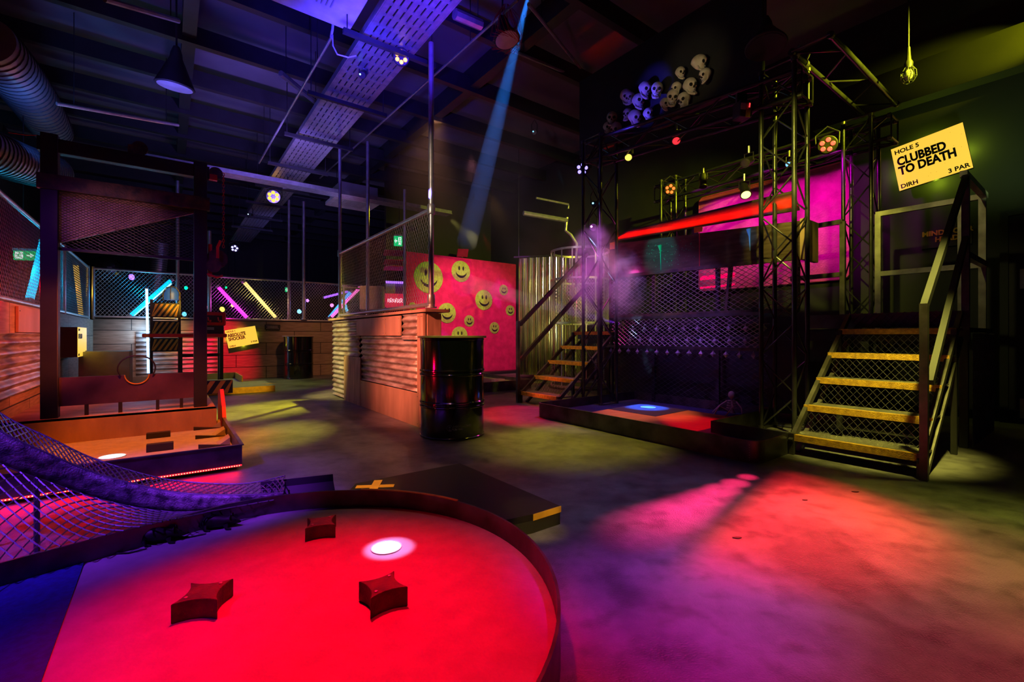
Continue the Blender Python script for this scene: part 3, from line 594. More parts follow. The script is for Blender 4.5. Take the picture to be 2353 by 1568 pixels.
# rats
def rat(label, c, ang):
    ca, sa = math.cos(ang), math.sin(ang); X_, Y_ = Vector((ca, sa, 0)), Vector((-sa, ca, 0)); h = c
    t = T('rubber_rat', label, 'toy rat', c, 'black rubber rats by the rim'); mb = MB(); n = 14; vs = []; fs = []
    prof = [(-.075, .004, .02), (-.07, .018, .022), (-.055, .028, .028), (-.03, .033, .033), (-.005, .03, .031), (.02, .024, .028), (.035, .02, .03), (.05, .018, .03), (.065, .012, .026), (.078, .006, .022), (.083, .002, .021)]
    for (x, r, z) in prof: vs += [h + X_ * x + Y_ * r * .85 * math.cos(2 * math.pi * k / n) + Z * (z + r * math.sin(2 * math.pi * k / n) * .9) for k in range(n)]
    for i in range(len(prof) - 1): fs += [(i * n + k, i * n + (k + 1) % n, (i + 1) * n + (k + 1) % n, (i + 1) * n + k) for k in range(n)]
    fs += [tuple(range(n)), tuple((len(prof) - 1) * n + k for k in range(n))]; mb.add(vs, fs)
    for sx, sy in ((-.05, 1), (-.05, -1), (.03, 1), (.03, -1)): mb.tube([h + X_ * sx + Y_ * sy * .02 + Z * .018, h + X_ * (sx + .006) + Y_ * sy * .032 + Z * .006, h + X_ * (sx + .024) + Y_ * sy * .034 + Z * .003], [.011, .006, .004], 6)
    mb.build('rat_body', m_rubber, t, smooth=True)
    for sy in (1, -1): MB().lathe(h + X_ * .044 + Y_ * sy * .013 + Z * .045, X_ + Z * .2, [(0, .004), (.001, .013), (.003, .013), (.004, .005)], 12).build('ear', m_rubber, t, smooth=True)
    for sy in (1, -1): MB().ball(h + X_ * .062 + Y_ * sy * .01 + Z * .033, .0028, 6, 5).build('eye', m_gloss, t)
    MB().tube([h - X_ * .072 + Z * .02, h - X_ * .095 + Z * .008, h - X_ * .125 + Y_ * -.01 + Z * .005, h - X_ * .14 - Y_ * .04 + Z * .004, h - X_ * .12 - Y_ * .068 + Z * .004, h - X_ * .08 - Y_ * .078 + Z * .004, h - X_ * .03 - Y_ * .06 + Z * .004], [.006, .005, .004, .0035, .003, .003, .002], 7).build('tail', m_rubber, t, smooth=True)
rat('black rubber rat nearer the patch painted blue outside the red light, against the rim', G(372, 1246, zf), R(20))
rat('black rubber rat nearer the concave blocks, against the rim', G(505, 1214, zf), R(14))
# black tee platform
A_, B2 = G(1057, 1065, .087), G(1287, 1163, .087); A_.z = B2.z = 0
tee = T('tee_platform', 'low black platform with a yellow edge behind the round course', 'platform', A_)
ab = (B2 - A_).length
def tee_out(ins=0.):
    e0 = B2 - VX * .17; a0 = math.atan2(e0.y - rc.y, e0.x - rc.x); far = A_ - VX * .66; a1 = math.atan2(far.y - rc.y - .2, far.x - rc.x)
    cv = [rc + Vector((math.cos(a0 + (a1 - a0) * i / 16), math.sin(a0 + (a1 - a0) * i / 16), 0)) * (rr_ + .012) for i in range(17)]
    return [A_, B2, e0] + cv[1:] + [far]
MB().prism(tee_out(), Z * .058).build('platform_base', m_black, tee)
MB().prism([p + Z * .059 for p in tee_out()], Z * .028).build('rubber_top', m_rubber, tee)
MB().box(B2 - VX * .17 - UX * .004 + Z * .058, VX * .174, UX * .0035, Z * .029).build('yellow_edge_strip', m_yel, tee)
xc = G(862, 1118, .088)
def xtape(c, s, w_, par, mat=m_yel, tilt=.25):
    for k2 in (1, -1):
        a = math.atan2(VX.y, VX.x) + R(45) * k2 + tilt; d = Vector((math.cos(a), math.sin(a), 0)); e = Vector((-d.y, d.x, 0))
        MB().box(c - d * s / 2 - e * w_ / 2 + Z * (.0005 + .0007 * k2), d * s, e * w_, Z * .001).build('tape_strip', mat, par)
xt = T('tape_cross', 'orange tape cross stuck on the black tee platform', 'tape mark', xc, 'tape crosses marking the tees'); xtape(xc, .2, .045, xt, M('orange_tape', (.75, .4, .08), rough=.5))
# scoop plate right of the mesh ramp
pl = T('scoop_plate', 'dark folded steel lip plate between mesh ramp and tee platform', 'steel plate', G(700, 1135, .05))
q1, q2 = P(600, 1150, 2.22), P(757, 1125, 2.34)
n1 = (q2 - q1).normalized(); up_ = [(0, 0), (.01, .045), (.018, .075), (.012, .085), (.004, .05), (-.03, .004), (-.1, -.004), (-.1, -.012), (-.01, -.012)]
MB().prism([Vector((q1.x, q1.y, .1)) + VX.cross(Z) * -a + Z * b for a, b in up_], Vector((n1.x, n1.y, 0)) * .33).build('folded_lip', m_beam, pl, bevel=.002)

# ================================================================== MESH RAMP
ramp = T('mesh_ramp', 'violet lit ramp of expanded steel mesh curving up beside the round course', 'mesh ramp', G(300, 1240, zr))
def cr_(pts, s):      # smooth curve through listed points
    n = len(pts) - 1; x = min(max(s, 0), 1) * n; i = min(int(x), n - 1); f = x - i
    p0, p1, p2, p3 = pts[max(i - 1, 0)], pts[i], pts[i + 1], pts[min(i + 2, n)]
    return .5 * ((2 * p1) + (p2 - p0) * f + (2 * p0 - 5 * p1 + 4 * p2 - p3) * f * f + (3 * p1 - p0 - 3 * p2 + p3) * f ** 3)
low = [P(-330, 890, 1.72), P(-150, 985, 1.78), P(0, 1065, 1.84), P(115, 1108, 1.92), P(220, 1144, 1.98), P(337, 1170, 2.03), P(440, 1176, 2.08), P(560, 1160, 2.12), P(650, 1146, 2.15)]
mid = [P(-330, 760, 1.72), P(-150, 890, 1.78), P(0, 991, 1.84), P(122, 1048, 1.92), P(214, 1086, 1.98), P(318, 1115, 2.03), P(420, 1134, 2.08), P(550, 1138, 2.12), P(652, 1133, 2.15)]
top = [P(-330, 690, 1.9), P(-150, 835, 1.97), P(0, 950, 2.04), P(120, 1010, 2.1), P(214, 1054, 2.15), P(337, 1092, 2.2), P(430, 1108, 2.25), P(560, 1112, 2.28), P(655, 1094, 2.28)]
near = [G(-330, 1405, .17) + Z * 0, G(-150, 1345, .165), G(0, 1292, .16), G(115, 1262, .16), G(220, 1236, .16), G(337, 1208, .16), G(400, 1194, .16), G(440, 1186, .155), G(480, 1176, .155)]
def ribbon(pa, pb, n=60, m=3):
    vs = []; fs = []
    for i in range(n + 1):
        for j in range(m + 1): vs.append(cr_(pa, i / n).lerp(cr_(pb, i / n), j / m))
    for i in range(n):
        for j in range(m): k0 = i * (m + 1) + j; fs.append((k0, k0 + 1, k0 + m + 2, k0 + m + 1))
    return vs, fs
m_band = M('scorched_steel_band', (.3, .28, .3), (.03, .03, .035), .5, .3, 26, .5)
o = MB().add(*ribbon(low, mid)).build('side_band', m_band, ramp, smooth=True); o.modifiers.new('gauge', 'SOLIDIFY').thickness = .003
def arcnet(pa, pb, Lg, wd, ca, cb, r, parent, name):
    mb = MB(); mb.net(lambda a, b: cr_(pa, a / Lg).lerp(cr_(pb, a / Lg), b / wd), Lg, wd, ca, cb, r, step=.05, n=4)
    return mb.build(name, m_dwire, parent)
arcnet(mid, top, 3.0, .2, .052, .075, .003, ramp, 'flange_mesh')
arcnet(near, low, 2.6, .5, .105, .075, .0032, ramp, 'deck_mesh')
for a, nm in ((mid, 'edge_rod'), (top, 'edge_rod'), (low, 'edge_rod')): MB().tube([cr_(a, i / 60) for i in range(61)], .004, 6).build(nm, m_dwire, ramp)
for s_ in (.12, .34): MB().tube([cr_(low, s_), Vector((*cr_(low, s_).xy, .0))], .01, 6).build('support_leg', m_dwire, ramp)

# ================================================================== GUILLOTINE COURSE
gc = T('guillotine_course', 'raised minigolf course with orange lit floor and red strip light under its edge', 'minigolf course', L.p(0, 0))
MB().box(L.p(0, -1.40, .02), UX * 1.42, VX * 1.40, Z * .055).build('course_carpet', m_turf, gc)
for (u0, u1, v0, v1, nm) in ((-.012, 0, -1.42, .012, 'steel_rim'), (0, 1.3, 0, .012, 'steel_rim')):
    MB().box(L.p(u0, v0, .035), UX * (u1 - u0), VX * (v1 - v0), Z * .135).build(nm, m_steel, gc)
    MB().box(L.p(u0 - .01, v0, .165), UX * (u1 - u0 + .012), VX * (v1 - v0 + .01), Z * .006).build('rim_flange', m_steel, gc)
MB().box(L.p(1.3, -1.38, .02), UX * 1.3, VX * 1.34, Z * .23).build('raised_deck', m_board, gc)
MB().prism([L.p(1.42, -1.38, .075), L.p(1.30, -1.38, .25), L.p(1.44, -1.38, .25)], VX * 1.34).build('riser_board', m_rust, gc)
MB().prism([L.p(1.15, 0, 0), L.p(1.72, 0, 0), L.p(1.72, 0, .36), L.p(1.5, 0, .4), L.p(1.3, 0, .26)], VX * .03).build('end_board', m_redpaint, gc)
for px_, py_ in ((336, 1010), (336, 1041)): u, v, _ = L.uv(G(px_, py_, .076)); MB().box(L.p(u, v, .075), UX * .05, VX * .155, Z * (.045 if py_ < 1020 else .055)).build('wooden_obstacle', m_black, gc, bevel=.003)
for px_, py_ in ((445, 990), (449, 1010), (456, 1032)):
    u, v, _ = L.uv(G(px_, py_, .076)); MB().prism([L.p(u, v, .075), L.p(u, -.01, .075), L.p(u, -.05, .082), L.p(u, v, .105)], UX * .02).build('wedge_fin', m_black, gc)
    MB().prism([L.p(u + .02, v + .12, .076), L.p(u + .02, -.01, .076), L.p(u + .02, -.01, .13)], UX * .15).build('wedge_slope', m_turf, gc)
cup('pinkish white hole cup in the guillotine course', G(258, 1050, .076) + Z * .0, .07, m_cupw)
m_led = E('red_led_dot', (1, .12, .05), 16); m_ledh = E('red_led_tape', (1, .01, .02), 3.5)
ls = T('led_strip', 'dotted red LED strip glowing under the edge of the guillotine course', 'LED strip', L.p(-.02, -.9, .03))
MB().box(L.p(-.016, -1.42, .028), UX * .003, VX * 1.43, Z * .009).build('tape', m_ledh, ls)
mb = MB()
for i in range(100): mb.ball(L.p(-.018, -1.41 + i * .0142, .032), .0032, 6, 4)
o = mb.build('diode', m_led, ls); o['kind'] = 'stuff'
g_ = T('guillotine', 'tall black guillotine frame with slanted blade, winch board and neck hoop', 'guillotine prop', L.p(1.53, -.64, .25))
pu = 1.53
def gp(v, z, u=pu): return L.p(u, v, z)
for v in (-1.13, -.15): MB().box(gp(v - .05, .25, pu - .05), UX * .1, VX * .1, Z * 2.24).build('post', m_beam, g_, bevel=.004)
MB().box(gp(-1.2, 2.35, pu - .04), UX * .08, VX * 1.12, Z * .11).build('top_beam', m_beam, g_, bevel=.004)
MB().box(gp(-1.2, 2.05, pu - .06), UX * .05, VX * 1.12, Z * .12).build('cross_beam', m_rust, g_, bevel=.004)
bl = MB().prism([gp(-1.08, 2.08), gp(-.2, 2.08), gp(-.2, 2.02), gp(-1.08, 1.64)], UX * .02).build('blade', M('blade_steel', (.3, .2, .2), (.18, .1, .1), .45, .4), g_)
mb = MB().net(lambda a, b: gp(-1.08 + a, 1.62 + b, pu - .004), .88, .46, .035, .022, .0022, n=4, step=.012, keep=lambda a, b: b > a / .88 * .38 + .02)
mb.build('blade_pattern', m_dwire, bl)
MB().net(lambda a, b: gp(-1.08 + a, 1.6 + b, pu + .03), .88, .45, .045, .026, .0017, step=.012, keep=lambda a, b: b < a / .88 * .38 + .06).build('safety_mesh', m_dwire, g_)
MB().box(gp(-1.08, 1.585, pu), UX * .025, VX * .88, Z * .022).build('mesh_rail', m_beam, g_)
vc = -.6; rn = .08; pts = [gp(-1.1, .335), gp(-1.1, .565)] + [gp(vc + rn * math.cos(a), .565 - rn * math.sin(a)) for a in [math.pi - math.pi * i / 14 for i in range(15)]] + [gp(-.17, .565), gp(-.17, .335)]
pb = MB().prism(pts, UX * .03).build('neck_board', M('purple_stained_board', (.16, .07, .12), (.05, .02, .04), .4, scale=3), g_)
MB().tube([gp(vc + (rn + .002) * math.cos(a), .565 - rn * math.sin(a), pu - .003) for a in [math.pi * i / 14 for i in range(15)]], .005, 6).build('brass_edge', m_yel, pb)
MB().tube([gp(vc + .125 * math.cos(R(q * 10)), .62 + .11 * math.sin(R(q * 10)), pu - .01) for q in range(-3, 22)], .006, 8).build('neck_hoop', m_beam, g_)
for v in (-.92, -.71, -.46, -.29): MB().box(gp(v - .012, .25, pu), UX * .03, VX * .024, Z * .09).build('board_foot', m_beam, g_)
# pulleys, chain, winch
def pulley(c, r, ax, par, nm='pulley'): MB().lathe(c, ax, [(0, r), (.006, r), (.012, r * .8), (.018, r * .8), (.024, r), (.03, r)], 24).build(nm, m_rust, par, smooth=True)
pulley(gp(-.58, 2.52, pu - .02), .055, UX, g_); MB().box(gp(-.66, 2.46, pu - .03), UX * .06, VX * .1, Z * .07).build('pulley_bracket', m_rust, g_)
pulley(gp(-.03, 2.42, pu - .02), .055, UX, g_); MB().box(gp(-.1, 2.35, pu - .03), UX * .05, VX * .08, Z * .05).build('pulley_bracket', m_redpaint, g_)
ch = MB(); zc = 2.42; i = 0
while zc > 1.72:
    c = gp(.03, zc, pu - .01); a, b = (UX, Z) if i % 2 else (VX, Z)
    ch.tube([c + a * .009 * math.cos(q * .7854) + b * .017 * math.sin(q * .7854) for q in range(8)], .0032, 5, closed=True); zc -= .026; i += 1
ch.build('hoist_chain', m_redpaint, g_)
pulley(gp(-.02, 1.62, pu - .03), .085, UX, g_, 'winch_wheel'); pulley(gp(-.05, 1.55, pu - .05), .06, UX, g_, 'winch_gear')
MB().box(gp(-.09, 1.45, pu - .02), UX * .03, VX * .03, Z * .3).build('winch_bracket', m_redpaint, g_)
MB().tube([gp(-.02, 1.62, pu - .06), gp(-.02, 1.72, pu - .07), gp(-.0, 1.78, pu - .09)], .012, 8).build('crank_handle', m_redpaint, g_)
MB().tube([gp(-.1, 1.47, pu - .06), gp(-.03, 1.44, pu - .07), gp(.02, 1.46, pu - .07)], .01, 8).build('winch_lever', m_redpaint, g_)
MB().tube([P(20, 305, 3.6), P(60, 311, 3.6), P(90, 311, 3.6), P(100, 325, 3.62)], .003, 5).build('trailing_wire', m_redpaint, g_)
# left wall: corrugated patch, drape of pipes
wp = T('wall_patch', 'rusty corrugated patch on the side timber wall', 'corrugated sheet', K.p(-5.3, .02, .5))
corrugated(lambda u, v, z: K.p(u, .03 - v, z), -6.6, -4.15, .42, .92, .0, 'corrugated_sheet', wp, pitch=.085, amp=.02, jag=.03)
pb_ = pole('red edged scaffold pole at the extreme side before the mesh fence', K.p(-5.27, -.1, 1.18), 4.4, .03, (2.1,))
m_plain = M('orange_tinted_board', (.46, .3, .2), (.3, .18, .11), .6, scale=3, stretch=(1, 1, .3))
for (u0, u1, z0, z1, lb) in ((-5.1, -4.15, .93, 1.16, 'plain board fixed above the corrugated patch'), (-4.0, -3.2, .1, .62, 'plain board leaning low behind the guillotine post')):
    t = T('wall_board', lb, 'timber board', K.p(u0, .0, z0)); MB().box(K.p(u0, .002, z0), UX * (u1 - u0), VX * .02, Z * (z1 - z0)).build('board', m_plain, t, bevel=.003)
    MB().lathe(K.p(u0 + .04, .022, z1 - .04), VX, [(0, .006), (.003, .006)], 8).build('screw_head', m_steel, t)

# ================================================================== LIGHTBOX SIGNS
def signboard(name, label, tl, ex, ey, w_, h_, nrm, lines, depth=.05, glow=None, lf=None):
    """tl = top left corner of the face, ex to the right, ey up, nrm towards the viewer"""
    t = T(name, label, 'sign', tl - ey * h_, 'yellow course name signs')
    MB().box(tl - ey * h_ - nrm * depth, ex * w_, ey * h_, nrm * (depth - .004)).build('sign_box', m_black, t)
    MB().box(tl - ey * h_ - nrm * .0035, ex * w_, ey * h_, nrm * .0035).build('lit_face', m_sign, t)
    for (tx, x, y, sz, bold, al, sq) in lines: text_mesh(tx, sz * h_, tl + ex * x * w_ - ey * y * h_, ex, ey, nrm, m_text, t, bold=bold, align=al, lift=.0015, depth=.0008, squash=sq, lines=.84)
    rnd = random.Random(len(label)); mb = MB()
    for _ in range(22): c = tl + ex * rnd.uniform(.3, .97) * w_ - ey * rnd.uniform(.05, .95) * h_ + nrm * .0015; mb.lathe(c, nrm, [(0, h_ * .004), (.0005, h_ * .004)], 6)
    mb.build('ink_specks', m_text, t)
    if glow:
        c = tl + ex * w_ / 2 - ey * h_ / 2 - nrm * depth
        for fx, fy in ((-.36, 0), (.36, 0), (0, .25), (0, -.3)): bulb(c + ex * w_ * fx * 1.25 + ey * h_ * fy * 1.6 - nrm * .05, (.45, .6, .02), glow, .03)
    return t
a5 = 3.50; q1 = S.onv(2047, 344, a5); q2 = S.onv(2212, 281, a5); q3 = S.onv(2076, 436, a5)
ex = (q2 - q1); w5 = ex.length; ex.normalize(); ey = (q1 - q3); h5 = ey.length; ey = (ey - ex * ey.dot(ex)).normalized()
signboard('course_sign', 'tilted yellow sign reading CLUBBED TO DEATH high on the stage wall', q1, ex, ey, w5, h5, -VX,
          [('HOLE 5', .04, .16, .13, .03, 'LEFT', 1.0), ('CLUBBED\nTO DEATH', .05, .43, .26, .045, 'LEFT', .74), ('DIRH', .03, .96, .13, .03, 'LEFT', 1.0), ('3 PAR', .97, .96, .13, .03, 'RIGHT', 1.0)], .05, 3.2)
q1 = K.onu(516, 760, -.1); q2 = K.onu(586, 749, -.1); q3 = K.onu(525, 801, -.1)
ex = (q2 - q1); w1 = ex.length; ex.normalize(); ey = (q1 - q3); h1 = ey.length; ey = (ey - ex * ey.dot(ex)).normalized()
signboard('course_sign', 'tilted yellow sign reading ABSOLUTE SHOCKER on the back timber wall', q1, ex, ey, w1, h1, -UX,
          [('HOLE 1', .05, .15, .13, .03, 'LEFT', 1.0), ('ABSOLUTE\nSHOCKER', .06, .40, .25, .045, 'LEFT', .72), ('DIRH', .04, .96, .13, .03, 'LEFT', 1.0), ('3 PAR', .97, .90, .13, .03, 'RIGHT', 1.0)], .05, 1.6)
q1 = P(179, 752, 5.6); D2 = UX * -.12 + VX; D2.normalize()
ex = (Vector((.62, .78, 0))).normalized(); ex = (P(199, 746, 6.2) - q1); w2 = ex.length; ex.z = 0; ex.normalize()
nr = ex.cross(Z).normalized(); nr = nr if nr.dot(Vector((0, 0, 0)) - q1) > 0 else -nr
signboard('course_sign', 'narrow looking yellow sign reading OFF UR HEAD on a black box', q1, ex, Z, w2, .37, nr,
          [('HOLE 2', .05, .12, .10, .03, 'LEFT', 1.0), ('OFF UR HEAD', .04, .38, .22, .04, 'LEFT', .62), ('DIRH', .04, .96, .10, .03, 'LEFT', 1.0), ('3 PAR', .96, .90, .10, .03, 'RIGHT', 1.0)], .16, .35)
ms = S.onv(2122, 545, 3.69); t = T('warning_sign', 'small black panel with MIND YOUR HEAD in dull yellow letters', 'sign', ms)
MB().box(ms + UX * .02 - Z * .14, -UX * .42, -VX * .01, Z * .22).build('panel', m_black, t)
text_mesh('MIND YOUR\nHEAD', .075, ms + -UX * .2 - VX * .012, -UX, Z, -VX, m_yel, t, bold=.04, align='CENTER')
nsg = K.onu(608, 745, -.03); t = T('notice', 'tiny dark notice plate on the back timber wall', 'notice', nsg)
MB().box(nsg - Z * .12, VX * .3, -UX * .01, Z * .11).build('plate', m_black, t)
mb = MB()
for i_, (x0_, w_) in enumerate(((.03, .22), (.05, .2), (.03, .24))): mb.box(nsg + VX * x0_ - Z * (.045 + i_ * .024) - UX * .012, VX * w_, UX * .002, Z * .009)
mb.build('faded_text_lines', m_corr, t)

# ================================================================== HOLE ONE: TABLE, STRIPED BOARD, GREEN COURSE
hc = T('green_course', 'olive green minigolf course with yellow front edge before the back wall', 'minigolf course', G(632, 900))
f0 = G(632, 900); fl = G(500, 885)
H = Frame(f0.x, f0.y); hw = H.uv(K.o)[1] + .03
MB().box(H.p(0, -1.55, .0), UX * 1.05, VX * 1.55, Z * .075).build('platform_base', m_black, hc, bevel=.002)
MB().box(H.p(0, -1.55, .077), UX * 1.05, VX * 1.55, Z * .02).build('course_carpet', m_turf, hc)
MB().box(H.p(-.006, -1.1, .004), UX * .005, VX * 1.1, Z * .095).build('yellow_front_board', m_yel, hc)
MB().box(H.p(1.05, hw, .0), UX * .9, VX * (-.35 - hw), Z * .09).build('rear_carpet', m_turf, hc)
MB().prism([H.p(.98, -.36, .0), H.p(1.95, -.36, .0), H.p(1.95, -.36, .2), H.p(.98, -.36, .2)], VX * .02).build('side_board', m_yel, hc)
MB().box(H.p(1.95, hw, .0), UX * .02, VX * (-.34 - hw), Z * .2).build('rear_board', m_board, hc)
xt2 = T('tape_cross', 'yellow tape cross on the olive green course', 'tape mark', G(618, 882, .098), 'tape crosses marking the tees'); xtape(G(618, 882, .098), .22, .04, xt2, m_yel)
m_strip_o = M('orange_hazard_paint', (.72, .34, .05), (.5, .22, .03), .45)
def hazard(p, ex, w_, h_, nrm, par, n=5, nm='hazard_stripes'):
    mb = MB(); st = w_ / n
    for i in range(-1, n):
        a0 = i * st + .0; lo, hi = a0, a0 + h_ * .6
        def cl(x): return min(max(x, 0), w_)
        mb.prism([p + ex * cl(lo), p + ex * cl(lo + st * .5), p + ex * cl(hi + st * .5) + Z * h_, p + ex * cl(hi) + Z * h_], nrm * .003)
    return mb.build(nm, m_strip_o, par)
sb = K.onu(348, 862, -1.7); sw = (K.onu(412, 862, -1.7) - sb).length; Ds = sb.y
t = T('hazard_stand', 'upright stand with three black and yellow striped boards before the back wall', 'striped stand', Vector((sb.x, sb.y, 0)))
def zz(py, D=Ds): return EYE + (CY - py) / FPX * D
b0 = Vector((sb.x, sb.y, 0))
for s_ in (0, sw): MB().box(b0 + VX * (s_ - .02), VX * .04, UX * .04, Z * zz(688)).build('upright', m_beam, t)
for (pt_, pb2) in ((698, 727), (740, 769), (780, 806)):
    hb = MB().box(b0 + Z * (zz(pb2) - .02), VX * sw, UX * .02, Z * (zz(pt_) - zz(pb2) + .04)).build('striped_board', m_black, t)
    hazard(b0 + Z * zz(pb2), VX, sw, zz(pt_) - zz(pb2), -UX, hb)
hd = T('caged_beacon', 'dark caged beacon lamp on top of the striped stand', 'warning lamp', b0 + VX * (sw * .75) + Z * zz(688))
MB().lathe(b0 + VX * (sw * .72) + Z * (zz(688)), Z, [(0, .1), (.1, .1), (.17, .07), (.2, .03)], 18).build('lamp_dome', E('dim_blue_lens', (.05, .2, .7), .25), hd, smooth=True)
mb = MB()
for q in range(6): a = q * 1.047; mb.tube([b0 + VX * (sw * .72) + Z * (zz(688) + h_) + Vector((math.cos(a), math.sin(a), 0)) * r_ for h_, r_ in ((0, .12), (.12, .12), (.2, .07), (.22, 0))], .006, 5)
mb.build('wire_cage', m_rust, hd)
# table with red top
Dt = 7.0; tb = P(420, 770, Dt)
t = T('shock_table', 'black legged table with a glossy red rounded top beside the striped stand', 'table', Vector((tb.x, tb.y, 0)))
tt = EYE + (CY - 768) / FPX * Dt
def seat_out(c, w_, d_, r): 
    pts = []
    for (sx, sy, a0) in ((1, 1, 0), (-1, 1, 90), (-1, -1, 180), (1, -1, 270)):
        for i in range(6): a = R(a0 + i * 18); pts.append(c + VX * (sx * (w_ / 2 - r) + r * math.cos(a)) + UX * (sy * (d_ / 2 - r) + r * math.sin(a)))
    return pts
tc_ = P(428, 768, Dt); tc_.z = tt - .05
MB().prism(seat_out(tc_, 1.05, .45, .12), Z * .055).build('table_top', m_redpaint, t, bevel=.012)
for sv, su in ((-.1, -.16), (.42, -.16), (-.1, .16), (.42, .16)): MB().box(Vector((tc_.x, tc_.y, 0)) + VX * sv + UX * su, VX * .05, UX * .05, Z * (tt - .05)).build('leg', m_beam, t)
MB().box(Vector((tc_.x, tc_.y, tt - .35)) - VX * .1 - UX * .14, VX * .55, UX * .03, Z * .05).build('cross_rail', m_beam, t)
cbx = T('control_box', 'red framed box with two handles on a black stand on the red table', 'control box', P(484, 768, 7.1)); cc = P(462, 748, 7.1)
MB().box(cc, VX * .33, UX * .12, Z * (EYE + 56 / FPX * 7.1 - cc.z)).build('red_frame', m_redpaint, cbx, bevel=.02)
MB().box(cc + VX * .05 + Z * .05 - UX * .006, VX * .23, UX * .01, Z * .11).build('recessed_face', m_black, cbx, bevel=.004)
for s_ in (.09, .22): MB().tube([cc + VX * s_ + Z * .13 - UX * .02, cc + VX * (s_ + .005) + Z * .08 - UX * .05, cc + VX * (s_ + .03) + Z * .06 - UX * .04, cc + VX * (s_ + .035) + Z * .08 - UX * .01], .01, 6).build('handle', m_redpaint, cbx)
MB().box(cc - Z * .16, VX * .3, UX * .14, Z * .16).build('stand', m_black, cbx)
MB().box(cc + VX * .05 - Z * .045 - UX * .003, VX * .12, UX * .003, Z * .01).box(cc + VX * .06 - Z * .065 - UX * .003, VX * .11, UX * .003, Z * .008).build('pale_label_lines', m_white, cbx)
t = T('red_corrugated_patch', 'corrugated iron patch lit red behind the table', 'corrugated sheet', K.p(2, -.01, .3))
uu = [K.uv(K.onu(px, 800, 0))[1] for px in (312, 505)]
corrugated(lambda u, v, z: K.p(v, u, z), uu[0], uu[1], .12, .98, -.02, 'corrugated_sheet', t, pitch=.085, amp=.018, jag=.02)
bx = T('box_plinth', 'plain olive box plinth with a bright edge behind the guillotine post', 'plinth', P(215, 860, 6.3))
b0_ = P(180, 860, 5.9); b0_.z = 0
MB().box(b0_, VX * .0 + Vector((.43, .28, 0)), Vector((-.25, .35, 0)), Z * (EYE - 36 / FPX * 6.1)).build('plinth_body', M('grey_plinth_paint', (.4, .4, .36), rough=.6), bx, bevel=.004)
hz = L.p(2.0, .02); t = T('barrier_block', 'low block striped black and orange behind the guillotine post', 'barrier', hz)
hb = MB().box(L.p(2.5, -.2, .25), VX * .4, UX * .12, Z * .15).build('barrier_body', m_black, t, bevel=.004)
hazard(L.p(2.5, -.2, .255), VX, .4, .14, -UX, hb, 4)

# ================================================================== LED TUBES AND SMALL LIGHTS BEHIND THE FENCES
def led(label, a, b, r, col, s, light=0, grp='coloured LED tubes'):
    t = T('led_tube', label, 'LED tube', (a + b) / 2, grp); d = (b - a).normalized()
    MB().tube([a, b], r, 10).build('glowing_tube', E('tube_' + label.split()[0], col, s), t, smooth=True)
    for p, sg in ((a, -1), (b, 1)): MB().tube([p, p + d * sg * r * 1.4], r * 1.15, 10).build('end_cap', m_galv, t)
    if light: bulb((a + b) / 2 + Vector((0, -.1, 0)), col, light, .1)
led('cyan thick tube leaning behind the red lit mesh fence', K.onv(100, 555, -.2), K.onv(68, 690, -.2), .04, (.0, .55, 1), 2.2, 22)
led('amber slim tube behind the corner mesh fence', K.onv(174, 608, -.2), K.onv(186, 722, -.2), .035, (1, .55, .05), 1.6, 5)
led('azure diagonal tube at the back fence behind the striped stand', K.onu(302, 724, .15), K.onu(392, 645, .15), .035, (0, .45, 1), 2.0, 12)
led('turquoise thin tube parallel and just below the azure one', K.onu(308, 726, .15), K.onu(394, 652, .15), .012, (.4, .9, 1), 2.0)
led('white blue upright strip beside the striped stand', P(337, 664, 8.4), P(341, 858, 8.4), .02, (.3, .6, 1), 3.2, 14)
led('magenta slanted tube behind the back fence right of the red box', K.onu(502, 661, .2), K.onu(567, 730, .2), .036, (1, .04, .85), 1.9, 8)
led('yellow long slanted tube behind the back fence', K.onu(562, 650, .2), K.onu(633, 729, .2), .036, (1, .7, .2), 1.5, 6)
led('pink leaning tube behind the partition end pole', P(762, 728, 11.6), P(828, 660, 11.6), .04, (1, .15, .6), 1.9, 6)
led('blue leaning tube crossing the pink one', P(758, 730, 11.9), P(806, 672, 11.9), .05, (.05, .35, 1), 1.9, 8)
led('cyan short tube leaning beside the pink one', P(789, 690, 12), P(798, 716, 12), .035, (.1, .6, 1), 1.6)
led('violet glowing tube edging a distant counter', P(745, 684, 12.5), P(800, 670, 12.5), .03, (.35, .1, 1), 1.8)
led('violet faint line along the distant bar under the blade', P(415, 590, 17), P(482, 594, 17), .03, (.3, .1, 1), 1.2)
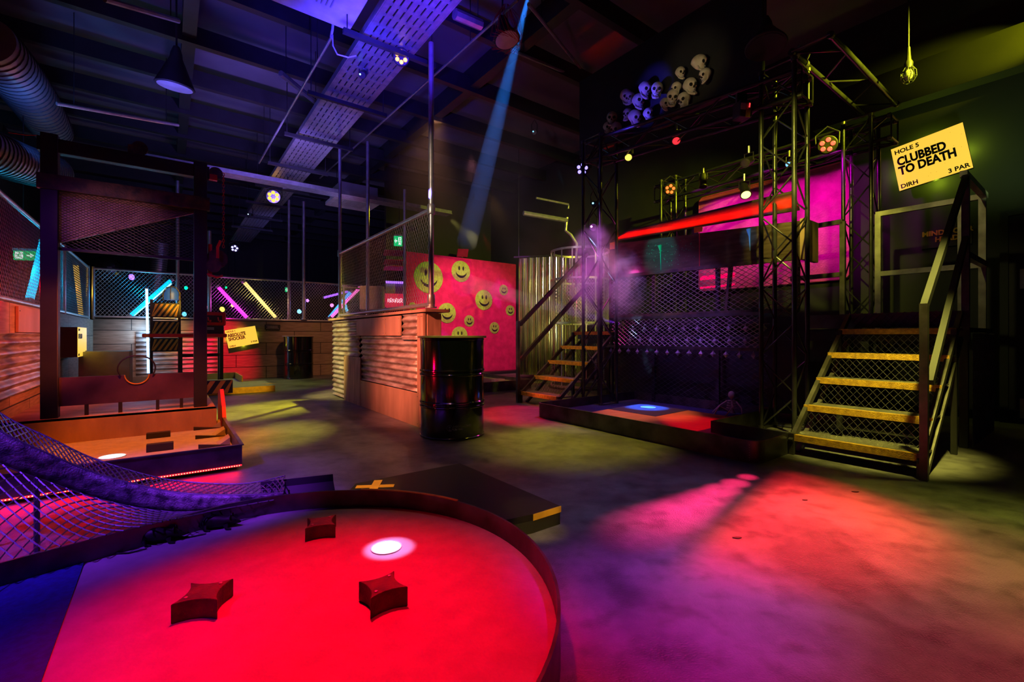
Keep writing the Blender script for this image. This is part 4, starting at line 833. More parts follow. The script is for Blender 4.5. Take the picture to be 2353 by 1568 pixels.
# exit signs
def exit_sign(label, a, ex, w_, h_, arrow=1, nrm=Vector((0, -1, 0))):
    t = T('exit_sign', label, 'exit sign', a, 'green running man exit signs'); ex = ex.normalized()
    MB().box(a + nrm * -.03, ex * w_, Z * h_, nrm * .03).build('green_face', m_green, t)
    MB().box(a + nrm * -.04 + Z * h_, ex * w_, Z * .03, nrm * .05).build('housing', m_white, t)
    def q(x, y): return a + ex * x * w_ + Z * y * h_ + nrm * .003
    mx = .74 if arrow > 0 else .26; k_ = 1 if arrow > 0 else -1
    mb = MB().prism([q(mx - k_ * .16, .44), q(mx, .44), q(mx, .26), q(mx + k_ * .16, .5), q(mx, .74), q(mx, .56), q(mx - k_ * .16, .56)], nrm * .002); mb.build('arrow', m_exitw, t)
    m0 = .26 if arrow > 0 else .74
    mb = MB().box(q(m0 - .17, .12), ex * .34 * w_, Z * .76 * h_, nrm * .0015); f_ = mb.build('doorway', m_exitw, t)
    mb = MB(); mb.lathe(q(m0 + .02, .74), nrm, [(0, h_ * .08), (.004, h_ * .08)], 10)
    for p_, r_ in (((m0, .64), (m0 - .03, .42)), ((m0 - .03, .42), (m0 + .06, .28)), ((m0 + .06, .28), (m0 + .02, .14)), ((m0 - .03, .42), (m0 - .11, .3)), ((m0, .62), (m0 + .1, .54)), ((m0, .62), (m0 - .1, .54))): mb.bar(q(*p_), q(*r_), h_ * .07, .004, nrm)
    mb.build('running_man', m_green, f_)
exit_sign('green exit sign with right arrow behind the red lit fence', P(30, 597, 5.9), Vector((1, .25, 0)), .25, .12, 1)
exit_sign('green exit sign with left arrow above the bar behind the partition mesh', P(905, 565, 9.2), Vector((1, .2, 0)), .16, .2, -1)
exit_sign('tiny green exit sign far behind the back fence', P(655, 671, 17), Vector((1, .2, 0)), .1, .16, -1)
# disco ball and party lamps beyond the fence
db = P(248, 622, 13.5); t = T('mirror_ball', 'mirrored disco ball hanging beyond the back fence', 'disco ball', db)
MB().ball(db, .42, 28, 18).build('mirror_tiles', m_chrome, t); MB().tube([db + Z * .42, db + Z * 2.2], .008, 5).build('hanging_cable', m_beam, t)
def glow(label, px, py, D, r, col, s, nm='party_lamp', grp='small party lamps beyond the fence'):
    c = P(px, py, D); t = T(nm, label, 'party lamp', c, grp)
    MB().lathe(c, Vector((0, -1, -.2)), [(-.12, r * .6), (-.1, r * 1.25), (.0, r * 1.3), (.01, r * 1.3)], 14).build('lamp_body', m_black, t, smooth=True)
    MB().lathe(c, Vector((0, -1, -.2)), [(.011, r), (.02, r * .8)], 14).build('lens', E('lens_' + nm, col, s), t)
    MB().tube([c + Vector((0, .1, .03)), Vector((c.x, c.y + .1, 4.84))], .006, 4).build('hanging_cable', m_beam, t)
for i, (lb, px, py, r, col) in enumerate((('red', 252, 626, .05, (1, .05, .05)), ('blue white', 240, 634, .05, (.5, .7, 1)), ('starry blue', 199, 654, .07, (.3, .3, 1)), ('warm white', 262, 631, .04, (1, .8, .5)), ('pink', 275, 632, .1, (1, .1, .4)), ('violet', 303, 637, .1, (.35, .15, 1)), ('crimson', 318, 694, .09, (1, .05, .2)), ('pale lilac', 246, 690, .1, (.6, .4, 1)), ('green', 408, 647, .05, (0, 1, .35)), ('emerald', 428, 662, .06, (0, .9, .4)), ('teal', 424, 722, .08, (.1, .5, 1)), ('lime', 520, 661, .04, (0, 1, .3)), ('golden', 511, 711, .08, (1, .75, .1)), ('amber bar', 535, 702, .06, (1, .6, .1)), ('scarlet', 474, 706, .06, (1, .2, .3)), ('icy', 688, 716, .08, (.2, .6, 1)), ('mauve', 707, 691, .05, (.5, .2, 1)), ('rose', 763, 702, .06, (1, .2, .8)), ('faint blue', 302, 560, .05, (.4, .3, 1)), ('deep red', 323, 592, .04, (1, 0, .1)))):
    glow('%s party lamp glowing beyond the fence %s' % (lb, 'under the mirror ball' if px < 300 else 'behind the striped stand' if px < 440 else 'behind the slanted tubes' if px < 640 else 'beside the partition'), px, py, 14 + (i % 4) * .8, r, col, 2.5)
t = T('bar_counter', 'distant bar counter behind the partition mesh with violet strip light', 'bar', P(890, 720, 9.6))
MB().box(P(885, 705, 9.6), Vector((.36, .12, 0)), Vector((-.1, .5, 0)), Z * .28).build('counter_front', E('red_neon_board', (1, .02, .1), .5), t)
nx_ = Vector((.36, .12, 0)).normalized(); n0_ = P(888.5, 700, 9.55); mb = MB()
for i_ in range(6):      # looping neon strokes, too blurred to read
    c_ = n0_ + nx_ * (.02 + i_ * .052) + Z * .045; h_ = .09 if i_ % 2 else .075
    mb.tube([c_, c_ + Z * h_ + nx_ * .006, c_ + Z * h_ * .95 + nx_ * .03, c_ + Z * h_ * .5 + nx_ * .036, c_ + Z * h_ * .45 + nx_ * .012, c_ + nx_ * .042 + Z * .002], .005, 5)
mb.build('neon_strokes', E('white_neon', (1, .6, .7), 2), t)
MB().box(P(886, 650, 9.65), Vector((.36, .12, 0)), Vector((-.02, .1, 0)), Z * .04).build('violet_strip', E('violet_strip', (.4, .15, 1), 1.6), t)
MB().box(P(886, 690, 9.7), Vector((.36, .12, 0)), Vector((-.02, .1, 0)), Z * .36).build('back_panel', M('violet_grey_panel', (.3, .25, .4)), t)
t = T('hanging_canopy', 'pink lit angular canopy under the exit sign behind the mesh', 'canopy', P(905, 590, 9.4))
for y in (576, 598, 612): MB().box(P(884, y, 9.4), Vector((.4, .1, 0)), Vector((-.2, .6, 0)), Z * .02).build('canopy_slat', m_rug, t)
t = T('grey_hood', 'grey padded hood shape behind the partition mesh', 'panel', P(855, 720, 9.0)); MB().box(P(826, 712, 9.4), Vector((.48, .12, 0)), Vector((-.1, .4, 0)), Z * .5).build('panel_body', M('pink_grey_panel', (.45, .33, .33)), t, bevel=.02)

# ================================================================== CEILING LAMPS
def pendant(label, c, r, h, tilt, hl=1.4, mat_in=None, top_r=.06):
    ax = Vector((tilt[0], tilt[1], 1)).normalized(); t = T('pendant_lamp', label, 'pendant lamp', c, 'black cone pendant lamps')
    MB().lathe(c, ax, [(0, r), (.008, r + .006), (.02, r), (h * .6, r * .62), (h, top_r), (h + .05, top_r * .9), (h + .12, top_r * .5), (h + .13, .012)], 40).build('lamp_shade', m_black, t, smooth=True)
    MB().lathe(c - ax * .004, ax, [(0, r * .9), (.003, r * .9)], 32).build('diffuser', mat_in or m_white, t)
    MB().tube([c + ax * (h + .1), Vector((c.x + ax.x * h, c.y + ax.y * h, 4.84))], .009, 8).build('drop_rod', m_beam, t)
    return t
m_diff = M('grey_diffuser', (.55, .58, .6))
pendant('black cone pendant lamp hanging on a rod above the guillotine', P(402, 200, 5.0), .18, .3, (.12, -.1), mat_in=m_diff)
pl2 = pendant('caged pendant lamp with red wire tangled round its pale bowl', P(1165, 92, 4.6), .13, .16, (-.2, .15), mat_in=M('cream_diffuser', (.8, .72, .55)))
random.seed(3); mb = MB(); c0 = P(1163, 95, 4.6)
for i in range(26):
    a, r1, r2 = random.uniform(0, 6.28), random.uniform(.13, .17), random.uniform(.08, .15)
    mb.tube([c0 + Vector((math.cos(a) * .03, math.sin(a) * .03, .36)), c0 + Vector((math.cos(a) * r2, math.sin(a) * r2, .2)), c0 + Vector((math.cos(a + .4) * r1, math.sin(a + .4) * r1, .03)), c0 + Vector((math.cos(a + 1.3) * r1 * .95, math.sin(a + 1.3) * r1 * .95, -.04))], .0022, 4)
mb.build('red_wire_tangle', m_redpaint, pl2)
pendant('large dark pendant lamp beside the stage truss corner', P(1760, 108, 4.2), .17, .2, (.1, .2), mat_in=m_beam)
m_lensoff = M('dark_lens', (.06, .05, .05), rough=.15)
def par(label, c, aim, r, cols, s, n=5, grp='round LED par lamps on the rig', haz=True, up=.2):
    c = Vector(c); d = (Vector(aim) - c).normalized(); t = T('par_lamp', label, 'stage lamp', c, grp)
    MB().lathe(c, -d, [(0, r), (.01, r * 1.12), (.03, r * 1.12), (.06, r), (.14, r * .8), (.16, r * .4)], 24).build('lamp_body', m_black, t, smooth=True)
    a = d.cross(Z).normalized(); b = a.cross(d); m_l = E('lens_' + label.split()[0], cols, s)
    pl_ = MB().lathe(c + d * .001, d, [(0, r * .98), (.002, r * .98)], 24).build('lens_plate', m_lensoff, t)
    for k_ in range(n):
        an = 2 * math.pi * k_ / n + .5; q_ = c + d * .004 + (a * math.cos(an) + b * math.sin(an)) * r * .6
        MB().lathe(q_, d, [(0, r * .27), (.004, r * .2)], 12).build('led_eye', m_l, pl_)
    MB().tube([c - d * .06 + a * r * 1.2, c - d * .06 + a * r * 1.25 + Z * (up * .6), c - d * .06 + Z * up, c - d * .06 - a * r * 1.25 + Z * (up * .6), c - d * .06 - a * r * 1.2], .008, 6).build('yoke', m_beam, t)
    return t
OO = Vector((0, 0, 1.4))
par('amber par lamp under the cable tray', P(922, 131, 4.6), OO + Vector((-.2, .6, .3)), .075, (1, .42, .02), 3, 6)
par('golden par lamp farther along the cable tray', P(628, 452, 8.6), OO, .12, (1, .45, .02), 3, 6)
par('red par lamp on the rear stage truss beside the magenta rug', P(1901, 333, 4.85), OO, .085, (1, .04, .02), 6, 5)
par('orange red par lamp on the rear stage truss end', P(1540, 435, 6.7), OO, .08, (1, .06, .01), 6, 5)
par('violet par lamp below the front truss end', P(1338, 388, 5.9), OO + Vector((-1, 0, 0)), .085, (.25, .2, 1), 3, 5)
par('cyan single lamp on the left truss tower', P(1366, 469, 5.6), OO, .035, (.1, .55, 1), 14, 1)
par('magenta dazzling lamp on the left truss tower', P(1363, 523, 5.6), OO, .04, (1, .15, .75), 26, 1)
par('pale blue spot lamp under the second strut', P(832, 173, 4.9), OO + Vector((-1.5, 1, -1)), .035, (.3, .8, 1), 4, 1)
par('tiny cyan spot lamp in the dark beside the blue beam', P(1228, 304, 7), OO, .035, (.1, .5, 1), 5, 1)
par('pink par lamp deep under the cable tray', P(507, 597, 13), OO, .12, (1, .05, .3), 3.5, 5)
par('lilac par lamp deep under the cable tray', P(539, 571, 12.5), OO, .1, (.4, .4, 1), 3, 5)
par('white spot lamp beneath the far cable tray', P(573, 494, 9.5), OO + Vector((-3, 0, 0)), .04, (.5, .7, 1), 3, 1)
fl = P(661, 424, 8.3); t = T('flood_light', 'square white floodlight beside the golden par lamp', 'floodlight', fl)
MB().box(fl + Vector((-.1, 0, -.09)), (.2, .03, 0), (-.01, .06, 0), (0, 0, .17)).build('housing', m_black, t, bevel=.006); MB().box(fl + Vector((-.085, -.006, -.075)), (.17, .026, 0), (0, -.004, 0), (0, 0, .14)).build('glass', M('frosted_glass', (.75, .7, .75)), t)
MB().tube([fl + Z * .08, fl + Z * .3], .01, 6).build('bracket', m_beam, t)
bh = P(2088, 172, 4.3); t = T('bulkhead_lamp', 'caged bulkhead lamp hanging before the lime lit ceiling beam', 'caged lamp', bh)
MB().lathe(bh + Z * .06, Z, [(0, .03), (.05, .035), (.08, .02), (.2, .012)], 14).build('lamp_holder', m_steel, t, smooth=True); MB().ball(bh - Z * .0, .035, 12, 8, (1, 1, 1.5)).build('glass_bulb', m_glassy, t, smooth=True)
mb = MB()
for q in range(8): a = q * .785; mb.tube([bh + Vector((math.cos(a) * r_, math.sin(a) * r_, z_)) for r_, z_ in ((.03, .07), (.055, .03), (.058, -.03), (.035, -.07))], .0028, 4)
for z_, r_ in ((.03, .055), (-.03, .058), (-.07, .035)): mb.tube([bh + Vector((math.cos(q * .5236) * r_, math.sin(q * .5236) * r_, z_)) for q in range(12)], .0028, 4, closed=True)
mb.build('wire_cage', m_dwire, t); MB().tube([bh + Z * .2, Vector((bh.x, bh.y, 4.84))], .007, 6).build('drop_rod', m_beam, t)

# ================================================================== STAGE: COURSE TRAY
zt, zi = .158, .055
tray = T('stage_course', 'long low course tray with black steel sides and an orange ramp', 'minigolf course', S.p(1.2, .3))
def rounded(pts, r, n=6):
    out = []; m = len(pts)
    for i, (u, v, rr2) in enumerate(pts):
        p, a, b = Vector((u, v)), Vector(pts[i - 1][:2]), Vector(pts[(i + 1) % m][:2]); da, db = (a - p).normalized(), (b - p).normalized()
        if not rr2: out.append((u, v)); continue
        for k_ in range(n + 1):
            f = k_ / n; q_ = (p + da * rr2) * (1 - f) ** 2 + p * 2 * f * (1 - f) + (p + db * rr2) * f * f; out.append((q_.x, q_.y))
    return out
ol = rounded([(0, 0, .09), (2.36, 0, .07), (2.36, 1.68, 0), (.62, 1.68, 0), (.62, .5, 0), (0, .5, 0)], 0)
MB().prism([S.p(u, v, .008) for u, v in ol], Z * (zi - .008)).build('course_carpet', m_turfblk, tray)
rim([S.p(u, v) for u, v in ol + ol[:1]][::-1], 0, zt, .012, m_steel, tray, 'steel_side')
mb = MB()
for i in range(12): mb.lathe(S.p(.18 + i * .18, -.003, .1 + .0 * i), -VX, [(0, .006), (.003, .004)], 8)
mb.build('bolt_heads', m_rust, tray)
mb = MB()
for u in (.05, 2.33): 
    for i in range(7): mb.ball(S.p(u, -.002, .02 + i * .018), .005, 6, 4)
mb.build('weld_beads', m_galv, tray)
# hex ramp: low frustum
hx = T('ramp_mound', 'low orange ply mound with sloping faces round the blue lit hole', 'ramp', S.p(1.35, .9, zi))
base = [(.70, .08), (2.0, .12), (2.1, 1.35), (.78, 1.4), (.58, .75)]; topq = [(1.2, .52), (1.78, .5), (1.8, 1.1), (1.22, 1.12)]
base = [(.72, .1), (1.95, .1), (2.05, 1.4), (.72, 1.4)]; 
vs = [S.p(u, v, zi) for u, v in base] + [S.p(u, v, zi + .055) for u, v in topq]
MB().add(vs, [(0, 1, 5, 4), (1, 2, 6, 5), (2, 3, 7, 6), (3, 0, 4, 7), (0, 3, 2, 1)]).build('sloping_faces', m_ply, hx)
MB().prism([S.p(u, v, zi + .0545) for u, v in topq], Z * .003).build('flat_top', m_turfblk, hx)
cup('blue lit hole cup on top of the orange mound', S.p(1.58, .92, zi + .059), .075, m_cupb)
# ================================================================== STAIRS
def stairs(label, u0, v0, hand=True):
    t = T('steel_stairs', label, 'stairs', S.p(u0 + .38, v0 + .5), 'steel stairs up to the stage platform'); W = .76
    for i in range(5):
        z = .15 + i * .202; v = v0 + i * .25
        tr = MB().box(S.p(u0, v, z - .012), UX * W, VX * .24, Z * .01).build('tread', m_chequer, t)
        MB().box(S.p(u0 - .002, v - .006, z - .045), UX * (W + .004), VX * .006, Z * .047).build('yellow_nosing', m_tread, tr)
        MB().box(S.p(u0 - .002, v - .004, z - .0015), UX * (W + .004), VX * .04, Z * .003).build('yellow_lip', m_tread, tr)
        MB().net(lambda a, b: S.p(u0 + .03 + a, v + .236, z + b), W - .06, .15, .05, .06, .0018).build('riser_mesh', m_dwire, tr)
    for u in (u0 + .01, u0 + W - .01):
        MB().bar(S.p(u, v0 - .02, .1), S.p(u, v0 + 1.22, 1.1 - .02), .03, .045).build('stringer', m_steel, t)
        MB().bar(S.p(u, v0 + .1, .0), S.p(u, v0 + 1.22, .88), .03, .035).build('lower_stringer', m_steel, t)
        MB().bar(S.p(u, v0, 0), S.p(u, v0, .16), .035, .035, UX).build('foot_post', m_steel, t)
        MB().bar(S.p(u, v0 + .98, 0), S.p(u, v0 + .98, .95), .035, .035, UX).build('rear_post', m_beam, t)
    if hand:
        u = u0 - .012
        MB().bar(S.p(u, v0 - .03, 0), S.p(u, v0 - .03, 1.1), .04, .04, UX).build('newel_post', m_steel, t)
        for dz in (0, -.48): MB().bar(S.p(u, v0 - .03 if not dz else v0 + .12, 1.08 + dz), S.p(u, v0 + 1.27, 2.16 + dz), .035, .045).build('hand_rail', m_beam, t)
        MB().bar(S.p(u, v0 + 1.27, .95), S.p(u, v0 + 1.27, 2.17), .045, .045, UX).build('top_post', m_steel, t)
    return t
stairs('wide steel stairs with yellow edged treads and tall handrail in front of the stage wall', -.78, .5)
st2 = stairs('smaller looking steel stairs behind the far truss tower beside the strip curtain', 2.56, .5, False)
for dz, mt in ((0, m_beam), (-.48, m_beam)): MB().bar(S.p(3.33, .5, 1.05 + dz), S.p(3.33, 1.8, 2.15 + dz), .04, .05).build('hand_rail', mt, st2)
MB().bar(S.p(3.33, .47, 0), S.p(3.33, .47, 1.1), .04, .04, UX).build('newel_post', m_steel, st2)
# ================================================================== STAGE PLATFORM AND RAILS
pf = T('stage_platform', 'raised black steel platform behind both stairs with mesh skirts', 'platform', S.p(1.2, 2.4))
MB().box(S.p(-.82, 1.76, .93), UX * 4.3, VX * 1.1, Z * .035).build('deck', m_black, pf)
MB().box(S.p(-.82, 1.74, .97), UX * 1.15, VX * .012, Z * .13).build('kick_plate', m_steel, pf)
MB().box(S.p(-.82, 1.75, .85), UX * 4.3, VX * .03, Z * .1).build('fascia_beam', m_beam, pf)
for u in (-.8, .35, 1.6, 2.9, 3.42):
    for v in (1.8, 2.8): MB().box(S.p(u, v, 0), UX * .05, VX * .05, Z * .93).build('leg', m_beam, pf)
MB().net(lambda a, b: S.p(-.83, 1.78 + a, .02 + b), 1.05, .9, .024, .04, .0018).build('side_mesh', m_dwire, pf)
MB().net(lambda a, b: S.p(.35 + a, 1.83, .02 + b), 3.0, .83, .05, .032, .0016).build('skirt_mesh', m_dwire, pf)
rl = T('guard_rail', 'grey steel guard rail with upright posts along the rear of the platform', 'guard rail', S.p(-.4, 2.78, .97)); vr = 2.78
m_rail = M('bare_box_section', (.52, .5, .46), (.32, .3, .27), .4, .5, 10)
for u, z0 in ((.02, .965), (-.62, .965), (-.76, .78)): MB().bar(S.p(u, vr, z0), S.p(u, vr, 2.2), .05, .05, UX).build('post', m_rail, rl)
for z in (2.2, 1.56): MB().bar(S.p(.04, vr, z), S.p(-.78, vr, z), .045, .05).build('rail', m_rail, rl)
MB().bar(S.p(-.775, 1.8, 2.2), S.p(-.775, vr, 2.2), .045, .05).build('rail', m_rail, rl); MB().bar(S.p(-.775, 1.8, 1.56), S.p(-.775, vr, 1.56), .045, .05).build('rail', m_rail, rl)
rl2 = T('guard_rail', 'short violet tinted rail end behind the truss tower before the magenta rug', 'guard rail', S.p(.5, 2.86, .97))
MB().bar(S.p(.36, 2.84, .97), S.p(.36, 2.84, 2.2), .05, .05, UX).build('post', m_steel, rl2); MB().bar(S.p(.36, 2.84, 2.2), S.p(.9, 2.84, 2.2), .05, .05).build('rail', m_steel, rl2); MB().bar(S.p(.36, 2.84, 1.6), S.p(.9, 2.84, 1.6), .05, .05).build('rail', m_steel, rl2)
# ================================================================== TRUSSES
m_truss = M('black_truss_tube', (.06, .06, .065), (.035, .035, .04), .24, .5, 12)
def truss(name, label, p, L_, a, b, s, pitch, r=.021, sides=4, cat='truss', grp='black lighting trusses', r2=.008):
    """four (or two) chords from p along L_, section a*s by b*s"""
    t = T(name, label, cat, p, grp); L_ = Vector(L_); a, b = Vector(a).normalized() * s, Vector(b).normalized() * s
    cs = [p, p + a, p + a + b, p + b] if sides == 4 else [p, p + a]
    for c in cs: MB().tube([c, c + L_], r, 12).build('chord', m_truss, t, smooth=True)
    n = max(2, int(round(L_.length / pitch))); faces = [(0, 1), (1, 2), (2, 3), (3, 0)] if sides == 4 else [(0, 1)]
    mb = MB()
    for fi, (i, j) in enumerate(faces):
        for k_ in range(n):
            c0, c1 = (cs[i], cs[j]) if (k_ + fi) % 2 else (cs[j], cs[i]); f0, f1 = (k_ + .06) / n, (k_ + .94) / n
            mb.tube([c0 + L_ * f0, c1 + L_ * f1], r2, 6)
    mb.build('lacing', m_truss, t)
    for e in (0, 1):
        mb = MB(); q_ = [c + L_ * e for c in cs]
        for i, j in faces: mb.tube([q_[i], q_[j]], r2 * 1.1, 6)
        for c in q_: mb.lathe(c - L_.normalized() * (.03 if e else 0), L_, [(0, r * 1.3), (.03, r * 1.3)], 12)
        mb.build('end_coupler', m_steel, t)
    return t
tw = .29
truss('truss_tower', 'nearest black truss tower at the corner of the course tray', S.p(.25, 1.26, .01), Z * 3.42, UX, VX, tw, .36)
truss('truss_tower', 'far black truss tower carrying the dazzling magenta lamp', S.p(2.25, .9, zi + .004), Z * 3.3, UX, VX, tw, .36)
truss('truss_tower', 'rear truss tower beside the magenta rug and guard rail', S.p(.12, 2.92, .0), Z * 3.36, UX, VX, .26, .36)
truss('truss_tower', 'rear truss tower at the distant end of the magenta wall', S.p(2.55, 2.92, .0), Z * 3.36, UX, VX, .26, .36)
fa, fb = S.p(.25, 1.28, 0), S.p(2.3, .92, 0); fd = (fb - fa)
truss('truss_beam', 'front truss beam spanning the two towers below the skulls', S.p(.2, 1.29, 3.08), (fd * 1.12), Z, VX, .24, .34)
truss('truss_beam', 'rear truss beam in front of the magenta rug', S.p(-.05, 2.95, 3.05), UX * 3.0, Z, VX, .24, .36)
truss('truss_beam', 'flat ladder truss lit lime running from the near tower to the wall', S.p(-.05, 1.2, 3.46), VX * 1.95, UX, Z, .3, .42, .024, sides=2)
mb_t = T('truss_clamp', 'bright bolted clamps joining the ladder truss to the near tower', 'clamp', S.p(.25, 1.5, 3.46))
for v in (1.28, 1.5): MB().lathe(S.p(.25, v, 3.46), VX, [(-.02, .034), (.02, .034)], 14).build('clamp_ring', m_galv, mb_t); MB().tube([S.p(.25, v, 3.46), S.p(.21, v - .01, 3.53)], .009, 6).build('wing_bolt', m_galv, mb_t)
# ---- can spots on the rig
def can(label, px, py, D, aim, r, colr, s, n_len=.2, grp='small can spotlights on the trusses'):
    c = P(px, py, D); d = (Vector(aim) - c).normalized(); t = T('can_spot', label, 'spotlight', c, grp)
    MB().lathe(c, -d, [(0, r * 1.25), (.012, r * 1.25), (.014, r), (n_len * .7, r), (n_len, r * .6)], 22).build('can_body', m_steel, t, smooth=True)
    MB().lathe(c + d * .001, d, [(0, r * 1.02), (.003, r * .9)], 20).build('lens', E('lens_can', colr, s) if s else m_lensoff, t)
    a = d.cross(Z).normalized(); MB().tube([c - d * .1 + a * r * 1.15, c - d * .1 + a * r * 1.15 + Z * .08, c - d * .1 - a * r * 1.15 + Z * .08, c - d * .1 - a * r * 1.15], .006, 6).build('yoke', m_beam, t)
    MB().tube([c - d * .1 + Z * .08, c - d * .1 + Z * .15], .012, 8).build('hook_clamp', m_galv, t); return t
can('can spotlight with yellow lens on the front truss', 1444, 362, 5.5, (.6, 3, .5), .04, (1, .8, .1), 1.6)
can('can spotlight with red lens on the front truss', 1554, 324, 5.1, (.9, 2.4, .2), .04, (1, .02, .03), 2)
can('can spotlight with glowing yellow lens on the near tower', 1714, 448, 4.45, (1.9, 3, .5), .042, (1, .85, .2), 3)
can('unlit can spotlight pointing sideways on the near tower', 1712, 375, 4.45, P(1600, 430, 3.8), .036, (0, 0, 0), 0)
can('unlit can spotlight hanging on the rear truss', 1616, 430, 5.7, P(1616, 600, 5.5), .04, (0, 0, 0), 0)
can('tiny blue lens spotlight on the rear truss', 1811, 378, 5.2, P(1700, 480, 3), .025, (.1, .3, 1), 3)
mh = P(1706, 255, 4.35); t = T('moving_head', 'boxy moving head lamp with yellow label clamped on the front truss', 'moving head lamp', mh)
MB().box(mh + Vector((-.05, -.05, -.07)), (.13, .02, 0), (-.02, .12, 0), (.01, 0, .16)).build('head_body', m_black, t, bevel=.012)
MB().box(mh + Vector((.0, -.056, -.085)), (.045, .006, 0), (0, .003, 0), (.008, 0, .07)).build('yellow_label', m_yel, t)
MB().box(mh + Vector((.035, -.052, .01)), (.012, .002, 0), (0, .002, 0), (.004, 0, .04)).build('red_readout', E('red_readout', (1, .03, .03), 3), t)
MB().box(mh + Vector((-.045, -.058, -.01)), (.05, .006, 0), (0, .003, 0), (.004, 0, .06)).build('lens_window', m_white, t)
MB().box(mh + Vector((-.04, .02, .09)), (.11, .02, 0), (0, .04, 0), (0, 0, .1)).build('yoke', m_beam, t, bevel=.006)

# ================================================================== DJ BOOTH
bv = 1.62
bt = T('dj_booth', 'black booth with splashed front panel, propped lid and expanded mesh screens', 'DJ booth', S.p(1.5, bv + .3))
def bw(u, z, v=bv): return S.p(u, v, z)
uL, uR = 2.72, .34
FR = [bw(uR, 1.66), bw(uL, 1.72), bw(uL, 2.17), bw(uR, 2.02)]
MB().prism(FR, VX * .06).build('front_panel', m_lidwood, bt)
MB().box(bw(uR, 1.64), -UX * .04, VX * .34, Z * .40).build('end_panel', m_board, bt)
lid = MB().prism([bw(uL, 2.2), bw(uR, 2.12), bw(uR, 2.27, bv - .13), bw(uL - .4, 2.26, bv - .12)], Z * .02).build('propped_lid', m_lidwood, bt)
for u in (1.35, 2.62): MB().box(bw(u, 2.1, bv - .012), UX * .1, VX * .012, Z * .09).build('brass_hinge', m_yel, bt)
for pts, nm, mt in (([(1.92, 2.03, .045), (1.91, 1.95, .012), (1.905, 1.7, .006)], 'green_paint_drip', m_splat), ([(.83, 2.03, .04), (.82, 1.95, .016), (.815, 1.8, .006)], 'blue_paint_drip', m_splatb)):
    MB().tube([bw(a, z, bv - .001) for a, z, r in pts], [r * .6 for a, z, r in pts], 8).build(nm, mt, bt)
rnd = random.Random(5); mb = MB()
for _ in range(90): mb.lathe(bw(1.75 + rnd.gauss(0, .22), rnd.uniform(1.76, 2.05), bv), -VX, [(0, r_ := rnd.uniform(.0015, .005)), (.001, r_)], 6)
mb.build('paint_specks', m_splat, bt)
MB().box(bw(1.385, 1.68, bv - .002), UX * .008, VX * .002, Z * .42).build('red_seam', m_redpaint, bt)
# upper screen frame
for z in (1.66, 1.15): MB().bar(bw(uR, z, bv - .01), bw(uL, z + (.05 if z > 1.5 else .02), bv - .01), .035, .04).build('rust_frame_bar', m_rust, bt)
for u in (uR + .02, 1.02, uL - .02): MB().bar(bw(u + (.05 if u == 1.02 else 0), 1.15), bw(u, 1.67), .05, .03, UX).build('rust_frame_post', m_rust, bt)
m_mesh = M('lit_expanded_mesh', (.5, .48, .5), (.35, .33, .35), .35, .6, 20)
MB().net(lambda a, b: bw(uR + a, 1.16 + b, bv - .02), uL - uR, .5, .085, .052, .0030, n=4).build('upper_mesh_screen', m_mesh, bt)
# lower apron tilting forward
aL, aR = 2.62, .66
def ap(a, b): return S.p(aR + a, bv - .04 - b * .12, 1.13 - b * .37)
MB().net(lambda a, b: ap(a, b / .37), aL - aR, .37, .075, .046, .0030, n=4).build('apron_mesh', m_mesh, bt)
for b in (0, 1): MB().bar(ap(0, b), ap(aL - aR, b), .03, .035).build('apron_rail', m_steel, bt)
MB().net(lambda a, b: S.p(aR + a, bv + .04, .03 + b), aL - aR, .7, .09, .055, .002, n=3).build('kick_mesh', m_dwire, bt)
MB().box(bw(uR, .1, bv + .16), UX * (uL - uR), VX * .02, Z * 1.0).build('dark_backing', m_black, bt)
for u in (1.2, 2.05): MB().bar(bw(u, .05, bv + .06), bw(u, 1.7, bv + .06), .04, .04, UX).build('inner_post', m_beam, bt)
# red LED lines behind the screen
t = T('bar_light', 'two short red glowing bars seen through the booth mesh', 'light bar', S.p(1.2, 2.3, 1.6))
m_rb = E('red_bar_glow', (1, .0, .08), 1.6)
for y0, h_, nm in ((636, .05, 'upper_glow_bar'), (658, .022, 'lower_glow_bar')):
    q_ = S.onv(1610, y0 + 4, 2.3); q2_ = S.onv(1688, y0 - 4, 2.3); MB().bar(q_, q2_, .02, h_).build(nm, m_rb, t)
